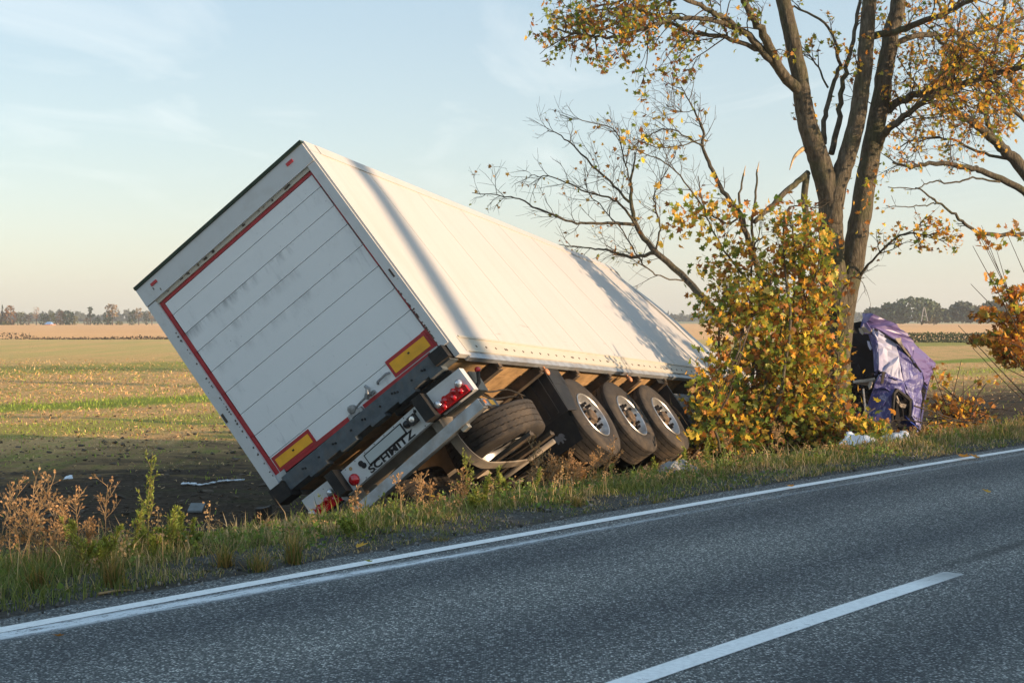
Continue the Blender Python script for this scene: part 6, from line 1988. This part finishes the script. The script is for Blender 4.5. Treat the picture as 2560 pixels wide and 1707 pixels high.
RD = 400.0
for (px, yt, wp, yb, cl, shp, lab) in (
        (2188, 764, 40, 803, (0.055, 0.075, 0.05), 'round', 'small dark tree left in the right-hand tree line'), (2232, 750, 50, 803, (0.05, 0.075, 0.045), 'round', 'dark tree left of the great rounded oak'), (2288, 734, 86, 803, (0.06, 0.085, 0.045), 'round', 'great rounded oak standing highest in the right-hand tree line'),
        (2328, 752, 46, 803, (0.075, 0.09, 0.05), 'round', 'green tree right of the great oak'), (2362, 768, 40, 804, (0.06, 0.075, 0.05), 'bush', 'low tree in the dip of the right-hand tree line'), (2408, 748, 50, 804, (0.065, 0.08, 0.055), 'round', 'second rounded tree right of the dip'), (2444, 758, 44, 804, (0.085, 0.085, 0.05), 'round', 'brownish tree right of the second rounded tree'),
        (2486, 744, 50, 805, (0.07, 0.085, 0.05), 'round', 'tall tree behind the right edge shrub'), (2530, 752, 56, 805, (0.075, 0.08, 0.05), 'round', 'tree at the far right end of the tree line'), (2320, 790, 40, 804, (0.12, 0.11, 0.05), 'bush', 'low ochre scrub in front of the great oak'), (2240, 790, 50, 804, (0.06, 0.075, 0.05), 'bush', 'low dark scrub left in front of the oak')):
    far_tree(px, yb - (yb - yt) * 0.86, wp * 1.35, yb, tuple(1.5 * q for q in cl), lab, shp, Y=RD, group='trees beyond the field at right', dens=1.9)
# wooded horizon behind, one mass
mb = MB()
n = 9000
px = rng.uniform(-300, 2900, n); Y_ = rng.uniform(880, 1000, n)
top = 790 - 6 * np.abs(np.sin(px * 0.013)) - 4 * np.sin(px * 0.041 + 1)
py = top + (808 - top) * rng.random(n)
P = np.array([at(a, b, c) for a, b, c in zip(px, py, Y_)])
c = np.array([0.07, 0.08, 0.055]) * rng.uniform(0.6, 1.3, (n, 1))
maple(mb, P, rng.uniform(2.0, 3.6, n), c, simple=True)
mb.build('distant_wood', 'far_leaves', kind='stuff', label='hazy blue-grey wood along the horizon', category='wood')
# scrub along the far ditch (left) and reeds (right)
mb = MB(); n = 2600
px = rng.uniform(-60, 900, n)
Y_ = 180 + rng.uniform(-1.5, 1.5, n)
hpx = (3 + 4 * np.clip(np.sin(px * 0.02 + 1.0), 0, 1) + 9 * (px < 75) + 3 * rng.random(n))
py = 849 - hpx * rng.random(n) ** 1.3
P = np.array([at(a, b, c) for a, b, c in zip(px, py, Y_)])
maple(mb, P, rng.uniform(0.10, 0.24, n), np.array([0.050, 0.040, 0.026]) * rng.uniform(0.5, 1.5, (n, 1)), simple=True)
mb.build('ditch_scrub', 'far_leaves', kind='stuff', label='thin dark line of scrub along the far field ditch at left', category='scrub')
mb = MB(); n = 7000
px = rng.uniform(2000, 2750, n); Y_ = 158 + rng.uniform(-3, 3, n)
py = 856 - (8 + 16 * np.clip(1 - 0.1 * np.sin(px * 0.05), 0, 1)) * rng.random(n)
P = np.array([at(a, b, c) for a, b, c in zip(px, py, Y_)])
maple(mb, P, rng.uniform(0.10, 0.26, n), np.array([0.085, 0.095, 0.035]) * rng.uniform(0.5, 1.4, (n, 1)), simple=True)
mb.build('reed_bed', 'far_leaves', kind='stuff', label='band of green-brown reeds across the field at right', category='reeds')
# little house under the trees
q0, q1 = at(113, 818, 455.0), at(131, 818, 455.0)
HS = thing('farm_house', 'tiny house with blue roof and orange wall in the left tree line', 'house', tuple(q0))
MB().box(q0[0], q1[0], q0[1], q0[1] + 3, q0[2] - .3, q0[2] + 1.0).build('wall', 'house_wall', HS)
mb = MB()
ro = [(q0[0] - .2, q0[1] - .3, q0[2] + .95), (q1[0] - .5, q0[1] - .3, q0[2] + .95), (q1[0] - .7, q0[1] + 1.5, q0[2] + 1.75), (q0[0] + .2, q0[1] + 1.5, q0[2] + 1.75), (q0[0] - .2, q0[1] + 3.3, q0[2] + .95), (q1[0] - .5, q0[1] + 3.3, q0[2] + .95)]
mb.add(np.array(ro), [np.array([(0, 1, 2, 3), (3, 2, 5, 4)]), np.array([(0, 3, 4), (1, 5, 2)])])
mb.build('roof', 'house_roof', HS)
# trestle mast in front of the oak
MS = thing('trestle_mast', 'pale two-legged wooden mast in front of the great oak', 'mast', tuple(at(2311, 803, 380.0)))
for a, b in ((2303, 2309), (2319, 2311)):
    MB().tube([at(a, 803, 380.0), at(b, 768, 380.0)], 0.13, 6).build('leg', 'pole_grey', MS)
MB().tube([at(2306, 790, 380.0), at(2315, 790, 380.0)], 0.07, 5).build('brace', 'pole_grey', MS)

# ------------------------------------------------------------------ air: thin autumn haze over the fields
mb = MB().box(-700, 700, -90, 1060, -3.0, 26.0)
hz_ = bpy.data.materials.new('haze')
hz_.use_nodes = True
hz_.node_tree.nodes.clear()
ho = hz_.node_tree.nodes.new('ShaderNodeOutputMaterial')
pv = hz_.node_tree.nodes.new('ShaderNodeVolumePrincipled')
pv.inputs['Color'].default_value = (0.90, 0.93, 0.97, 1)
pv.inputs['Density'].default_value = 0.0004
pv.inputs['Anisotropy'].default_value = 0.1
hz_.node_tree.links.new(pv.outputs[0], ho.inputs['Volume'])
mb.build('haze', hz_, kind='stuff', label='thin pale haze in the air over the fields', category='haze')
